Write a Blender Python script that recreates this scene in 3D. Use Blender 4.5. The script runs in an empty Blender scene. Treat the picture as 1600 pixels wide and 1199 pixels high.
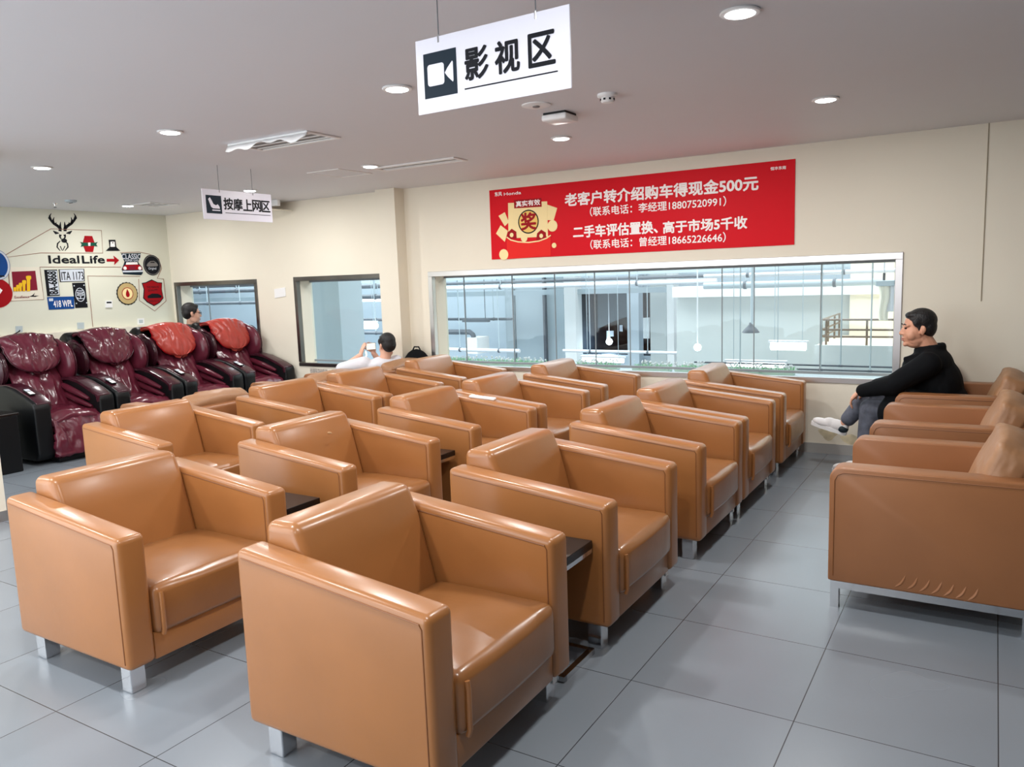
import bpy, bmesh, math, random
from mathutils import Vector, Matrix, noise
random.seed(7)
PI = math.pi
S = bpy.context.scene
COL = S.collection

# ------------------------------------------------------------------ camera
F_PX = 1230.655
CAM = Vector((1.13085, -3.23836, 1.54774))
RIGHT = Vector((0.8540717, 0.5190075, -0.0345363))
UP = Vector((-0.0402210, 0.1320927, 0.9904210))
FWD = Vector((-0.5185980, 0.8445015, -0.1336916))
cam_data = bpy.data.cameras.new('camera')
cam = bpy.data.objects.new('camera', cam_data)
COL.objects.link(cam)
cam_data.sensor_fit = 'HORIZONTAL'
cam_data.sensor_width = 36
cam_data.lens = F_PX / 1600 * 36
cam_data.clip_start = 0.05
rot = Matrix((RIGHT, UP, -FWD)).transposed()
cam.matrix_world = Matrix.Translation(CAM) @ rot.to_4x4()
S.camera = cam

# ------------------------------------------------------------------ world, exposure
S.view_settings.view_transform = 'Standard'
S.view_settings.look = 'None'
S.view_settings.gamma = 1
S.view_settings.use_curve_mapping = False
S.view_settings.exposure = 0.14
world = bpy.data.worlds.new('world')
S.world = world
world.use_nodes = True
world.node_tree.nodes['Background'].inputs[0].default_value = (0.93, 0.97, 1.0, 1)
world.node_tree.nodes['Background'].inputs[1].default_value = 3.4

# room dimensions (metres)
H = 2.532
YW = 3.598          # window wall
XL = -8.45          # poster wall
XR = 3.4
YB = -4.6
LAMP_W = 19.0

def area(name, loc, rot, sx, sy, power, color=(1, 1, 1), shape='RECTANGLE', spread=PI):
    d = bpy.data.lights.new(name, 'AREA')
    d.shape = shape; d.size = sx; d.size_y = sy; d.energy = power; d.color = color; d.spread = spread
    o = bpy.data.objects.new(name, d); COL.objects.link(o)
    o.location = loc; o.rotation_euler = rot
    return o
# daylight and strip lighting of the workshop hall beyond the windows
area('workshop_light', (-3.0, 9.0, 4.5), (0, 0, 0), 12, 6, 950, (0.95, 0.98, 1.0))
area('workshop_light', (-14.0, 9.0, 4.5), (0, 0, 0), 10, 6, 1150, (0.92, 0.97, 1.0))
# unseen lamps without fixtures, added for light, continuing the downlight grid
for lx in (0.24, -1.55, -3.4, -5.35, -7.4):
    for ly in (-1.95, -3.95):
        area('added_ceiling_lamp', (lx, ly, H - 0.02), (0, 0, 0), 0.13, 0.13, LAMP_W, (1.0, 0.98, 0.95), 'DISK')

# ------------------------------------------------------------------ picture-to-place helpers (used only to read positions off at a given real plane)
def ray(px, py):
    return RIGHT * ((px - 800) / F_PX) + UP * (-(py - 599.5) / F_PX) + FWD
def on_y(px, py, Y):
    d = ray(px, py); return CAM + d * ((Y - CAM.y) / d.y)
def on_x(px, py, X):
    d = ray(px, py); return CAM + d * ((X - CAM.x) / d.x)
def on_z(px, py, Z):
    d = ray(px, py); return CAM + d * ((Z - CAM.z) / d.z)

# ------------------------------------------------------------------ materials
def srgb(r, g, b):
    def f(c):
        c /= 255.0
        return c / 12.92 if c <= 0.04045 else ((c + 0.055) / 1.055) ** 2.4
    return (f(r), f(g), f(b), 1)

def mat(name, col, rough=0.5, metal=0.0, spec=0.5, var=0.0, vscale=6.0, bump=0.0, bscale=40.0, emit=None, estr=0.0, coat=0.0, bdet=3.0):
    m = bpy.data.materials.new(name); m.use_nodes = True
    nt = m.node_tree; b = nt.nodes['Principled BSDF']
    b.inputs['Base Color'].default_value = col
    b.inputs['Roughness'].default_value = rough
    b.inputs['Metallic'].default_value = metal
    b.inputs['Specular IOR Level'].default_value = spec
    if coat:
        b.inputs['Coat Weight'].default_value = coat
        b.inputs['Coat Roughness'].default_value = 0.2
    if emit:
        b.inputs['Emission Color'].default_value = emit
        b.inputs['Emission Strength'].default_value = estr
    if var or bump:
        tc = nt.nodes.new('ShaderNodeTexCoord')
    if var:
        n = nt.nodes.new('ShaderNodeTexNoise'); n.inputs['Scale'].default_value = vscale; n.inputs['Detail'].default_value = 4
        nt.links.new(tc.outputs['Object'], n.inputs['Vector'])
        r = nt.nodes.new('ShaderNodeMapRange')
        r.inputs[1].default_value = 0.3; r.inputs[2].default_value = 0.7
        r.inputs[3].default_value = 1 - var; r.inputs[4].default_value = 1 + var
        nt.links.new(n.outputs['Fac'], r.inputs[0])
        mx = nt.nodes.new('ShaderNodeVectorMath'); mx.operation = 'SCALE'
        mx.inputs[0].default_value = col[:3]
        nt.links.new(r.outputs[0], mx.inputs['Scale'])
        nt.links.new(mx.outputs[0], b.inputs['Base Color'])
    if bump:
        n2 = nt.nodes.new('ShaderNodeTexNoise'); n2.inputs['Scale'].default_value = bscale; n2.inputs['Detail'].default_value = bdet
        nt.links.new(tc.outputs['Object'], n2.inputs['Vector'])
        bp = nt.nodes.new('ShaderNodeBump'); bp.inputs['Strength'].default_value = bump; bp.inputs['Distance'].default_value = 0.01
        nt.links.new(n2.outputs['Fac'], bp.inputs['Height'])
        nt.links.new(bp.outputs[0], b.inputs['Normal'])
    return m

M = {}
M['leather'] = mat('tan_leather', srgb(160, 105, 58), 0.32, var=0.07, vscale=3, bump=0.10, bscale=9, coat=0.25)
M['leather_seat'] = mat('worn_tan_leather', srgb(146, 96, 54), 0.28, var=0.09, vscale=4, bump=0.16, bscale=8, coat=0.25)
M['seam'] = mat('leather_seam', srgb(132, 82, 44), 0.5)
M['leather2'] = mat('chestnut_leather', srgb(150, 99, 62), 0.38, var=0.07, vscale=3, bump=0.08, bscale=9)
M['cushion'] = mat('creased_leather', srgb(154, 112, 78), 0.45, var=0.08, vscale=4, bump=0.3, bscale=14)
M['chrome'] = mat('chrome', (0.75, 0.76, 0.78, 1), 0.14, 1.0)
M['steel'] = mat('brushed_steel', (0.56, 0.54, 0.52, 1), 0.3, 1.0, var=0.12, vscale=3)
M['bright_steel'] = mat('bright_steel', (0.62, 0.60, 0.60, 1), 0.3, 1.0, var=0.1, vscale=2)
M['black'] = mat('black_laminate', srgb(16, 13, 14), 0.25)
M['blackp'] = mat('black_plastic', srgb(9, 11, 14), 0.4, var=0.1, spec=0.3)
M['wall'] = mat('cream_paint', srgb(230, 223, 206), 0.7, var=0.015, vscale=1.5, bump=0.05, bscale=120)
M['wallstain'] = mat('cream_paint_low', srgb(222, 210, 178), 0.75, var=0.1, vscale=5)
M['wall_l'] = mat('pale_cream_paint', srgb(220, 220, 204), 0.7, var=0.015, vscale=1.5)
M['ceil'] = mat('ceiling_paint', srgb(222, 223, 228), 0.6, var=0.01, vscale=1)
M['white'] = mat('white_plastic', srgb(238, 238, 238), 0.4)
M['signwhite'] = mat('white_sign_board', srgb(220, 220, 232), 0.35)
M['ink'] = mat('black_print', srgb(22, 24, 30), 0.5, spec=0.12)
M['navyink'] = mat('dark_navy_print', srgb(26, 40, 52), 0.5, spec=0.12)
M['burg'] = mat('burgundy_leather', srgb(94, 32, 48), 0.25, var=0.12, vscale=7, bump=0.5, bscale=7)
M['burgdark'] = mat('dark_burgundy_leather', srgb(58, 20, 32), 0.26, var=0.12, vscale=7, bump=0.12, bscale=20)
M['redpad'] = mat('red_leather', srgb(172, 60, 50), 0.34, var=0.12, vscale=7, bump=0.5, bscale=7)
M['glass'] = None
M['hall'] = mat('workshop_white_panel', srgb(206, 216, 224), 0.6, var=0.02, vscale=1)
M['hallgrey'] = mat('workshop_grey_panel', srgb(180, 192, 198), 0.6, var=0.02, vscale=1)
M['frost'] = mat('pale_grey_panel', srgb(204, 208, 206), 0.6, var=0.03, vscale=.7)
M['hallwhite'] = mat('workshop_white_paint', srgb(240, 238, 236), 0.6)
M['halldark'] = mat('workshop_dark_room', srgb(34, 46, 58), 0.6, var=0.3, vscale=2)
M['hallmid'] = mat('workshop_grey_curtain', srgb(100, 112, 120), 0.6)
M['hallfloor'] = mat('workshop_floor', srgb(170, 178, 184), 0.5)
M['pipe'] = mat('grey_pipe', srgb(92, 98, 106), 0.5)
M['pipew'] = mat('white_pipe', srgb(228, 228, 232), 0.5)
M['rail'] = mat('bronze_rail', srgb(128, 112, 98), 0.4, 0.3)
M['creamroom'] = mat('cream_landing', srgb(244, 234, 212), 0.6)
M['tube'] = mat('fluorescent_tube', (1, 1, 1, 1), 0.4, emit=(0.95, 0.98, 1, 1), estr=6)
M['lampface'] = mat('downlight_lens', (1, 1, 1, 1), 0.4, emit=(0.93, 0.97, 1, 1), estr=14)
M['bulb'] = mat('work_lamp_bulb', (1, 1, 1, 1), 0.4, emit=(0.85, 0.95, 1, 1), estr=12)
M['leaf'] = mat('artificial_grass', srgb(150, 205, 160), 0.6, var=0.3, vscale=30)
M['planter'] = mat('pale_green_planter', srgb(206, 228, 214), 0.5)
M['skin'] = mat('skin', srgb(206, 150, 122), 0.5, var=0.05, vscale=20)
M['skin2'] = mat('fair_skin', srgb(222, 172, 148), 0.5)
M['hair'] = mat('black_hair', srgb(18, 16, 18), 0.55, bump=0.5, bscale=90)
M['jacket'] = mat('black_jacket', srgb(8, 10, 14), 0.9, spec=0.2, var=0.15, vscale=9, bump=0.3, bscale=12)
M['jeans'] = mat('faded_dark_jeans', srgb(84, 88, 100), 0.85, var=0.4, vscale=16, bump=0.4, bscale=22)
M['shoe'] = mat('white_canvas', srgb(228, 226, 226), 0.6)
M['sole'] = mat('white_rubber', srgb(240, 240, 240), 0.5)
M['tee'] = mat('white_cotton', srgb(218, 218, 224), 0.85, bump=0.3, bscale=16)
M['dkgreen'] = mat('dark_green_jacket', srgb(28, 40, 44), 0.75, bump=0.3, bscale=14)
M['red'] = mat('red_print', srgb(214, 4, 26), 0.5, spec=0.15)
M['red2'] = mat('deep_red_print', srgb(160, 16, 26), 0.5, spec=0.12)
M['red3'] = mat('bright_red_print', srgb(232, 40, 36), 0.45, spec=0.12)
M['cream'] = mat('cream_print', srgb(250, 228, 170), 0.5, spec=0.12)
M['gold'] = mat('gold_print', srgb(240, 200, 110), 0.5, spec=0.12)
M['lwhite'] = mat('white_print', srgb(252, 246, 244), 0.45, spec=0.12)
M['bluep'] = mat('blue_print', srgb(24, 72, 140), 0.45, spec=0.12)
M['yellow'] = mat('yellow_print', srgb(240, 190, 40), 0.5, spec=0.12)
M['maroon'] = mat('maroon_print', srgb(130, 30, 50), 0.5, spec=0.12)
M['tanp'] = mat('tan_print', srgb(196, 172, 120), 0.5, spec=0.12)
M['greenp'] = mat('dark_green_print', srgb(26, 84, 66), 0.5, spec=0.12)
M['cord'] = mat('brown_cord', srgb(150, 104, 84), 0.6)
M['skirt'] = mat('satin_steel', srgb(190, 188, 184), 0.35, 0.4)
M['grille'] = mat('grey_grille', srgb(120, 116, 114), 0.5)
M['silver'] = mat('silver_print', srgb(206, 212, 222), 0.4, spec=0.12)

def floor_material():
    m = bpy.data.materials.new('grey_floor_tiles'); m.use_nodes = True
    nt = m.node_tree; b = nt.nodes['Principled BSDF']
    tc = nt.nodes.new('ShaderNodeTexCoord')
    br = nt.nodes.new('ShaderNodeTexBrick')
    br.offset = 0; br.squash = 1
    br.inputs['Scale'].default_value = 1
    br.inputs['Mortar Size'].default_value = 0.0022
    br.inputs['Mortar Smooth'].default_value = 0.3
    br.inputs['Brick Width'].default_value = 0.6
    br.inputs['Row Height'].default_value = 0.6
    br.inputs['Color1'].default_value = srgb(122, 130, 138)
    br.inputs['Color2'].default_value = srgb(127, 135, 143)
    br.inputs['Mortar'].default_value = srgb(52, 56, 60)
    nt.links.new(tc.outputs['Object'], br.inputs['Vector'])
    n = nt.nodes.new('ShaderNodeTexNoise'); n.inputs['Scale'].default_value = 1.6; n.inputs['Detail'].default_value = 2
    nt.links.new(tc.outputs['Object'], n.inputs['Vector'])
    r = nt.nodes.new('ShaderNodeMapRange'); r.inputs[1].default_value = 0.3; r.inputs[2].default_value = 0.7; r.inputs[3].default_value = 0.975; r.inputs[4].default_value = 1.025
    nt.links.new(n.outputs['Fac'], r.inputs[0])
    mx = nt.nodes.new('ShaderNodeVectorMath'); mx.operation = 'SCALE'
    nt.links.new(br.outputs['Color'], mx.inputs[0]); nt.links.new(r.outputs[0], mx.inputs['Scale'])
    nt.links.new(mx.outputs[0], b.inputs['Base Color'])
    r2 = nt.nodes.new('ShaderNodeMapRange'); r2.inputs[3].default_value = 0.26; r2.inputs[4].default_value = 0.28
    nt.links.new(n.outputs['Fac'], r2.inputs[0]); nt.links.new(r2.outputs[0], b.inputs['Roughness'])
    bp = nt.nodes.new('ShaderNodeBump'); bp.inputs['Strength'].default_value = 0.25; bp.inputs['Distance'].default_value = 0.003; bp.invert = True
    nt.links.new(br.outputs['Fac'], bp.inputs['Height']); nt.links.new(bp.outputs[0], b.inputs['Normal'])
    return m
M['floor'] = floor_material()

def glass_material():
    m = bpy.data.materials.new('window_glass'); m.use_nodes = True
    nt = m.node_tree; nt.nodes.clear()
    out = nt.nodes.new('ShaderNodeOutputMaterial'); mix = nt.nodes.new('ShaderNodeMixShader')
    tr = nt.nodes.new('ShaderNodeBsdfTransparent'); tr.inputs[0].default_value = (0.93, 0.97, 0.97, 1)
    gl = nt.nodes.new('ShaderNodeBsdfGlossy'); gl.inputs['Roughness'].default_value = 0.03
    lwt = nt.nodes.new('ShaderNodeLayerWeight'); lwt.inputs['Blend'].default_value = 0.5
    pw = nt.nodes.new('ShaderNodeMath'); pw.operation = 'POWER'; pw.inputs[1].default_value = 5
    mr = nt.nodes.new('ShaderNodeMapRange'); mr.inputs[3].default_value = 0.022; mr.inputs[4].default_value = 1.0
    nt.links.new(lwt.outputs['Facing'], pw.inputs[0]); nt.links.new(pw.outputs[0], mr.inputs[0])
    nt.links.new(mr.outputs[0], mix.inputs[0]); nt.links.new(tr.outputs[0], mix.inputs[1]); nt.links.new(gl.outputs[0], mix.inputs[2])
    nt.links.new(mix.outputs[0], out.inputs[0])
    return m
M['glass'] = glass_material()

# ------------------------------------------------------------------ mesh helpers
class G:
    def __init__(self): self.bm = bmesh.new()
    def _merge(self, t):
        me = bpy.data.meshes.new('tmp'); t.to_mesh(me); t.free()
        self.bm.from_mesh(me); bpy.data.meshes.remove(me)
    def box(self, x0, x1, y0, y1, z0, z1, bev=0.0, seg=3, mx=None):
        t = bmesh.new(); bmesh.ops.create_cube(t, size=1)
        for v in t.verts:
            v.co = Vector(((x0 + x1) / 2 + v.co.x * (x1 - x0), (y0 + y1) / 2 + v.co.y * (y1 - y0), (z0 + z1) / 2 + v.co.z * (z1 - z0)))
        if bev: bmesh.ops.bevel(t, geom=list(t.edges), offset=bev, segments=seg, profile=0.5, affect='EDGES', clamp_overlap=True)
        if mx: t.transform(mx)
        self._merge(t); return self
    def prism(self, pts, axis, a, b, bev=0.0, seg=3, mx=None):
        # polygon in the two other axes (order xyz), extruded along axis from a to b
        t = bmesh.new()
        def co(p, k):
            if axis == 'y': return (p[0], k, p[1])
            if axis == 'x': return (k, p[0], p[1])
            return (p[0], p[1], k)
        va = [t.verts.new(co(p, a)) for p in pts]; vb = [t.verts.new(co(p, b)) for p in pts]
        n = len(pts)
        t.faces.new(va); t.faces.new(list(reversed(vb)))
        for i in range(n): t.faces.new((va[i], vb[i], vb[(i + 1) % n], va[(i + 1) % n]))
        bmesh.ops.recalc_face_normals(t, faces=list(t.faces))
        if bev: bmesh.ops.bevel(t, geom=list(t.edges), offset=bev, segments=seg, profile=0.5, affect='EDGES', clamp_overlap=True)
        if mx: t.transform(mx)
        self._merge(t); return self
    def tube(self, pts, r, n=8, closed=False):
        pts = [Vector(p) for p in pts]; rs = r if isinstance(r, (list, tuple)) else [r] * len(pts)
        bm = self.bm; rings = []; prev = None; L = len(pts)
        for i, p in enumerate(pts):
            if closed: d = pts[(i + 1) % L] - pts[i - 1]
            else: d = pts[min(i + 1, L - 1)] - pts[max(i - 1, 0)]
            d.normalize()
            if prev is None: u = d.orthogonal().normalized()
            else:
                u = prev - d * prev.dot(d); u.normalize()
            prev = u; w = d.cross(u)
            rings.append([bm.verts.new(p + (u * math.cos(2 * PI * k / n) + w * math.sin(2 * PI * k / n)) * rs[i]) for k in range(n)])
        m = L if closed else L - 1
        for i in range(m):
            A, B = rings[i], rings[(i + 1) % L]
            for k in range(n): bm.faces.new((A[k], A[(k + 1) % n], B[(k + 1) % n], B[k]))
        if not closed:
            bm.faces.new(list(reversed(rings[0]))); bm.faces.new(rings[-1])
        return self
    def lathe(self, prof, c=(0, 0, 0), n=24):
        bm = self.bm; c = Vector(c); rings = []
        for r, z in prof:
            rings.append([bm.verts.new(c + Vector((max(r, 1e-4) * math.cos(2 * PI * k / n), max(r, 1e-4) * math.sin(2 * PI * k / n), z))) for k in range(n)])
        for A, B in zip(rings, rings[1:]):
            for k in range(n): bm.faces.new((A[k], A[(k + 1) % n], B[(k + 1) % n], B[k]))
        bm.faces.new(list(reversed(rings[0]))); bm.faces.new(rings[-1])
        bmesh.ops.recalc_face_normals(bm, faces=list(bm.faces))
        return self
    def ball(self, c, r, rot=None, n=16, m=10):
        t = bmesh.new(); bmesh.ops.create_uvsphere(t, u_segments=n, v_segments=m, radius=1)
        rr = r if isinstance(r, (list, tuple)) else (r, r, r)
        mx = Matrix.Translation(Vector(c)) @ (rot.to_4x4() if rot else Matrix()) @ Matrix.Diagonal((*rr, 1))
        t.transform(mx); self._merge(t); return self
    def cap(self, p0, p1, r0, r1, n=14, st=6):
        p0 = Vector(p0); p1 = Vector(p1); k = st
        d = p1 - p0
        t = [i / k for i in range(k + 1)]
        self.tube([p0 + d * s for s in t], [r0 + (r1 - r0) * s for s in t], n)
        self.ball(p0, r0, n=n); self.ball(p1, r1, n=n); return self
    def grid(self, fn, nu, nv):
        bm = self.bm
        vs = [[bm.verts.new(fn(i / nu, j / nv)) for j in range(nv + 1)] for i in range(nu + 1)]
        for i in range(nu):
            for j in range(nv): bm.faces.new((vs[i][j], vs[i + 1][j], vs[i + 1][j + 1], vs[i][j + 1]))
        return self
    def build(self, name, material, parent=None, smooth=40, fix=True):
        if fix: bmesh.ops.recalc_face_normals(self.bm, faces=list(self.bm.faces))
        me = bpy.data.meshes.new(name); self.bm.to_mesh(me); self.bm.free()
        if smooth:
            for p in me.polygons: p.use_smooth = True
            me.set_sharp_from_angle(angle=math.radians(smooth))
        o = bpy.data.objects.new(name, me); COL.objects.link(o)
        me.materials.append(M[material] if isinstance(material, str) else material)
        if parent: o.parent = parent
        return o

def tag(o, label, cat, group=None, kind=None):
    o['label'] = label; o['category'] = cat
    if group: o['group'] = group
    if kind: o['kind'] = kind
    return o
def thing(name, label, cat, loc=(0, 0, 0), rz=0.0, group=None):
    o = bpy.data.objects.new(name, None); COL.objects.link(o)
    o.location = loc; o.rotation_euler = (0, 0, rz); o.empty_display_size = 0.1
    return tag(o, label, cat, group)
def struct(o):
    o['kind'] = 'structure'; return o
def kids(o): return [c for c in list(bpy.data.objects) if c.parent == o]
def copy_tree(o, parent=None):
    c = o.copy(); COL.objects.link(c)
    c.parent = parent
    for ch in kids(o): copy_tree(ch, c)
    return c
def bake(o, mods):
    """apply modifiers without operators"""
    dg = bpy.context.evaluated_depsgraph_get(); dg.update()
    me = bpy.data.meshes.new_from_object(o.evaluated_get(dg))
    o.modifiers.clear(); o.data = me
    return o
def organic(g, name, material, parent=None, voxel=0.012, smooth=4):
    o = g.build(name, material, parent)
    p = o.parent; o.parent = None
    m = o.modifiers.new('r', 'REMESH'); m.mode = 'VOXEL'; m.voxel_size = voxel; m.use_smooth_shade = True
    if smooth:
        s = o.modifiers.new('s', 'SMOOTH'); s.factor = 0.5; s.iterations = smooth
    bake(o, None); o.parent = p
    o.data.materials.clear(); o.data.materials.append(M[material])
    for q in o.data.polygons: q.use_smooth = True
    return o

# flat artwork: a frame (origin, u, v, normal) on a real surface
class Plane:
    def __init__(self, o, u, v):
        self.o = Vector(o); self.u = Vector(u).normalized(); self.v = Vector(v).normalized(); self.n = self.u.cross(self.v)
    def at(self, a, b, h=0): return self.o + self.u * a + self.v * b + self.n * h
    def px(self, x, y):
        d = ray(x, y); t = (self.o - CAM).dot(self.n) / d.dot(self.n); p = CAM + d * t - self.o
        return (p.dot(self.u), p.dot(self.v))
def text_mesh(body, bold=0.0):
    c = bpy.data.curves.new('lettering', 'FONT'); c.body = body; c.offset = bold; c.resolution_u = 3; c.extrude = 0.0
    o = bpy.data.objects.new('tmp_text', c); COL.objects.link(o)
    bpy.context.view_layer.update()
    dg = bpy.context.evaluated_depsgraph_get()
    me = bpy.data.meshes.new_from_object(o.evaluated_get(dg))
    bpy.data.objects.remove(o); bpy.data.curves.remove(c)
    return me
def lettering(pl, body, a0, a1, b0, b1, material, parent=None, h=0.003, bold=0.02, name='lettering', shear=0.0, mat2=None):
    """text stretched to the rectangle a0..a1, b0..b1 of a Plane"""
    me = text_mesh(body, 0)
    xs = [v.co.x for v in me.vertices]; ys = [v.co.y for v in me.vertices]
    x0, x1, y0, y1 = min(xs), max(xs), min(ys), max(ys)
    for v in me.vertices:
        s = (v.co.x - x0) / (x1 - x0); t = (v.co.y - y0) / (y1 - y0)
        if mat2: s, t = mat2(s, t)
        v.co = pl.at(a0 + (a1 - a0) * s, b0 + (b1 - b0) * t, h)
    if bold:
        hgt = abs(b1 - b0) * bold; bm = bmesh.new()
        for k in range(8):
            q = k * PI / 4; t2 = me.copy()
            t2.transform(Matrix.Translation(pl.u * hgt * math.cos(q) + pl.v * hgt * math.sin(q) + pl.n * 0.00002 * k)); bm.from_mesh(t2); bpy.data.meshes.remove(t2)
        bm.to_mesh(me); bm.free()
    me.materials.clear(); me.materials.append(M[material])
    o = bpy.data.objects.new(name, me); COL.objects.link(o)
    if parent:
        o.parent = parent
        me.transform(Matrix.Translation(-Vector(parent.location)))
    return o
def poly(pl, pts, h0=0.0, h1=0.003, g=None):
    g = g or G()
    bm = g.bm
    A = [bm.verts.new(pl.at(a, b, h0)) for a, b in pts]; B = [bm.verts.new(pl.at(a, b, h1)) for a, b in pts]
    n = len(pts)
    bm.faces.new(A); bm.faces.new(list(reversed(B)))
    for i in range(n): bm.faces.new((A[i], B[i], B[(i + 1) % n], A[(i + 1) % n]))
    return g
def disc(pl, a, b, ra, rb=None, n=28, h0=0.0, h1=0.003, g=None):
    rb = rb or ra
    return poly(pl, [(a + ra * math.cos(2 * PI * k / n), b + rb * math.sin(2 * PI * k / n)) for k in range(n)], h0, h1, g)
def ringp(pl, a, b, ra, rb, w, n=28, h0=0.0, h1=0.003, g=None):
    g = g or G()
    for k in range(n):
        t0 = 2 * PI * k / n; t1 = 2 * PI * (k + 1) / n
        poly(pl, [(a + ra * math.cos(t0), b + rb * math.sin(t0)), (a + ra * math.cos(t1), b + rb * math.sin(t1)),
                  (a + (ra - w) * math.cos(t1), b + (rb - w) * math.sin(t1)), (a + (ra - w) * math.cos(t0), b + (rb - w) * math.sin(t0))], h0, h1, g)
    return g
def stroke(pl, pts, ws, h0=0.0, h1=0.003, g=None):
    """tapered brush stroke through points with half-widths"""
    g = g or G(); L = []; R_ = []
    if not isinstance(ws, (list, tuple)): ws = [ws] * len(pts)
    for i, p in enumerate(pts):
        q0 = pts[max(i - 1, 0)]; q1 = pts[min(i + 1, len(pts) - 1)]
        dx, dy = q1[0] - q0[0], q1[1] - q0[1]; l = math.hypot(dx, dy) or 1
        nx, ny = -dy / l * ws[i], dx / l * ws[i]
        L.append((p[0] + nx, p[1] + ny)); R_.append((p[0] - nx, p[1] - ny))
    for i in range(len(pts) - 1):
        poly(pl, [L[i], L[i + 1], R_[i + 1], R_[i]], h0, h1, g)
    return g
def local(o, parent):
    """mesh drawn in world coordinates becomes a child"""
    o.parent = parent; o.data.transform(Matrix.Translation(-Vector(parent.location))); return o

# ================================================================== ROOM SHELL
struct(G().box(XL - 0.2, XR + 0.2, YB, YW + 0.25, -0.12, 0.0).build('floor', 'floor', smooth=0))
struct(G().box(XL - 0.2, XR + 0.2, YB, YW + 0.25, H, H + 0.15).build('ceiling', 'ceil', smooth=0))
struct(G().box(XL - 0.2, XL, YB, YW + 0.25, 0, H).build('wall_left', 'wall_l', smooth=0))
M['dkwall'] = mat('grey_brown_wall', srgb(84, 78, 74), 0.7)  # dark colour chosen to cut bounce from these unseen walls
struct(G().box(XR, XR + 0.2, YB, YW + 0.25, 0, H).build('wall_right', M['dkwall'], smooth=0))
struct(G().box(-0.4, XR + 0.2, YB - 0.2, YB, 0, H).build('wall_front_shield', M['dkwall'], smooth=0))  # unseen wall added so daylight enters only from the left
# window wall with three openings
W1 = (XL + 0.06, -6.76, 0.56, 1.635)
W2 = (-6.11, -4.60, 0.56, 1.64)
W3 = (-4.075, 0.519, 0.595, 1.637)
WT = 0.24
g = G()
xs = [XL, W1[0], W1[1], W2[0], W2[1], W3[0], W3[1], XR]
for a, b in ((XL, W1[0]), (W1[1], W2[0]), (W2[1], W3[0]), (W3[1], XR)):
    g.box(a, b, YW, YW + WT, 0, H)
for w in (W1, W2, W3):
    g.box(w[0], w[1], YW, YW + WT, 0, w[2]); g.box(w[0], w[1], YW, YW + WT, w[3], H)
struct(g.build('wall_back', 'wall', smooth=0))
# pillar on the window wall (a shallow pier) and the column at the left edge of the picture
struct(G().box(-4.62, -4.355, YW - 0.16, YW, 0, H).build('pillar', 'wall', smooth=0))
c = G().box(-5.2, -4.66, -1.05, -0.56, 0.0, H).build('column', 'wall', smooth=0); struct(c)
struct(G().box(-5.21, -4.65, -1.06, -0.55, 0.0, 0.07).build('trim_1', 'steel', smooth=0))
struct(G().box(XL, XR, YW - 0.012, YW, 0.0, 0.085).build('baseboard_back', 'skirt', smooth=0))
struct(G().box(XL, XL + 0.012, YB, YW - 0.012, 0.0, 0.085).build('baseboard_left', 'steel', smooth=0))
# ledge with a cream face along the poster wall
struct(G().box(XL, XL + 0.10, YB, YW - 0.02, 1.0, 1.09, 0.006, 2).build('trim_2', 'wall', smooth=0))
# thin vertical joint of the wall panels at the right
struct(G().box(1.045, 1.052, YW - 0.004, YW, 1.25, H).build('trim_3', mat('panel_joint', srgb(150, 138, 116), 0.8), smooth=0))
# worn patches of damp low on the window wall
pb = Plane((0, YW, 0), (1, 0, 0), (0, 0, 1))
st = mat('damp_stain', srgb(214, 202, 170), 0.85, var=0.2, vscale=14)
M['stain'] = st
g = G()
for (x, z, rx, rz) in ((0.0, 0.175, 0.075, 0.055), (0.175, 0.135, 0.09, 0.035)):
    pts = [(x + rx * math.cos(t) * (1 + 0.2 * math.sin(3 * t + x * 40)), z + rz * math.sin(t) * (1 + 0.25 * math.cos(4 * t))) for t in [2 * PI * k / 24 for k in range(24)]]
    poly(pb, pts, 0.0005, 0.0012, g)
struct(g.build('trim_4', 'stain', smooth=0))
g = G()
poly(pb, [(-5.93, 0.30), (-5.66, 0.30), (-5.65, 0.53), (-5.94, 0.54)], 0.0005, 0.002, g)
M['crumble'] = mat('crumbled_plaster', srgb(176, 166, 156), 0.9, var=0.35, vscale=40, bump=0.6, bscale=60)
struct(g.build('trim_5', 'crumble', smooth=0))

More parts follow.
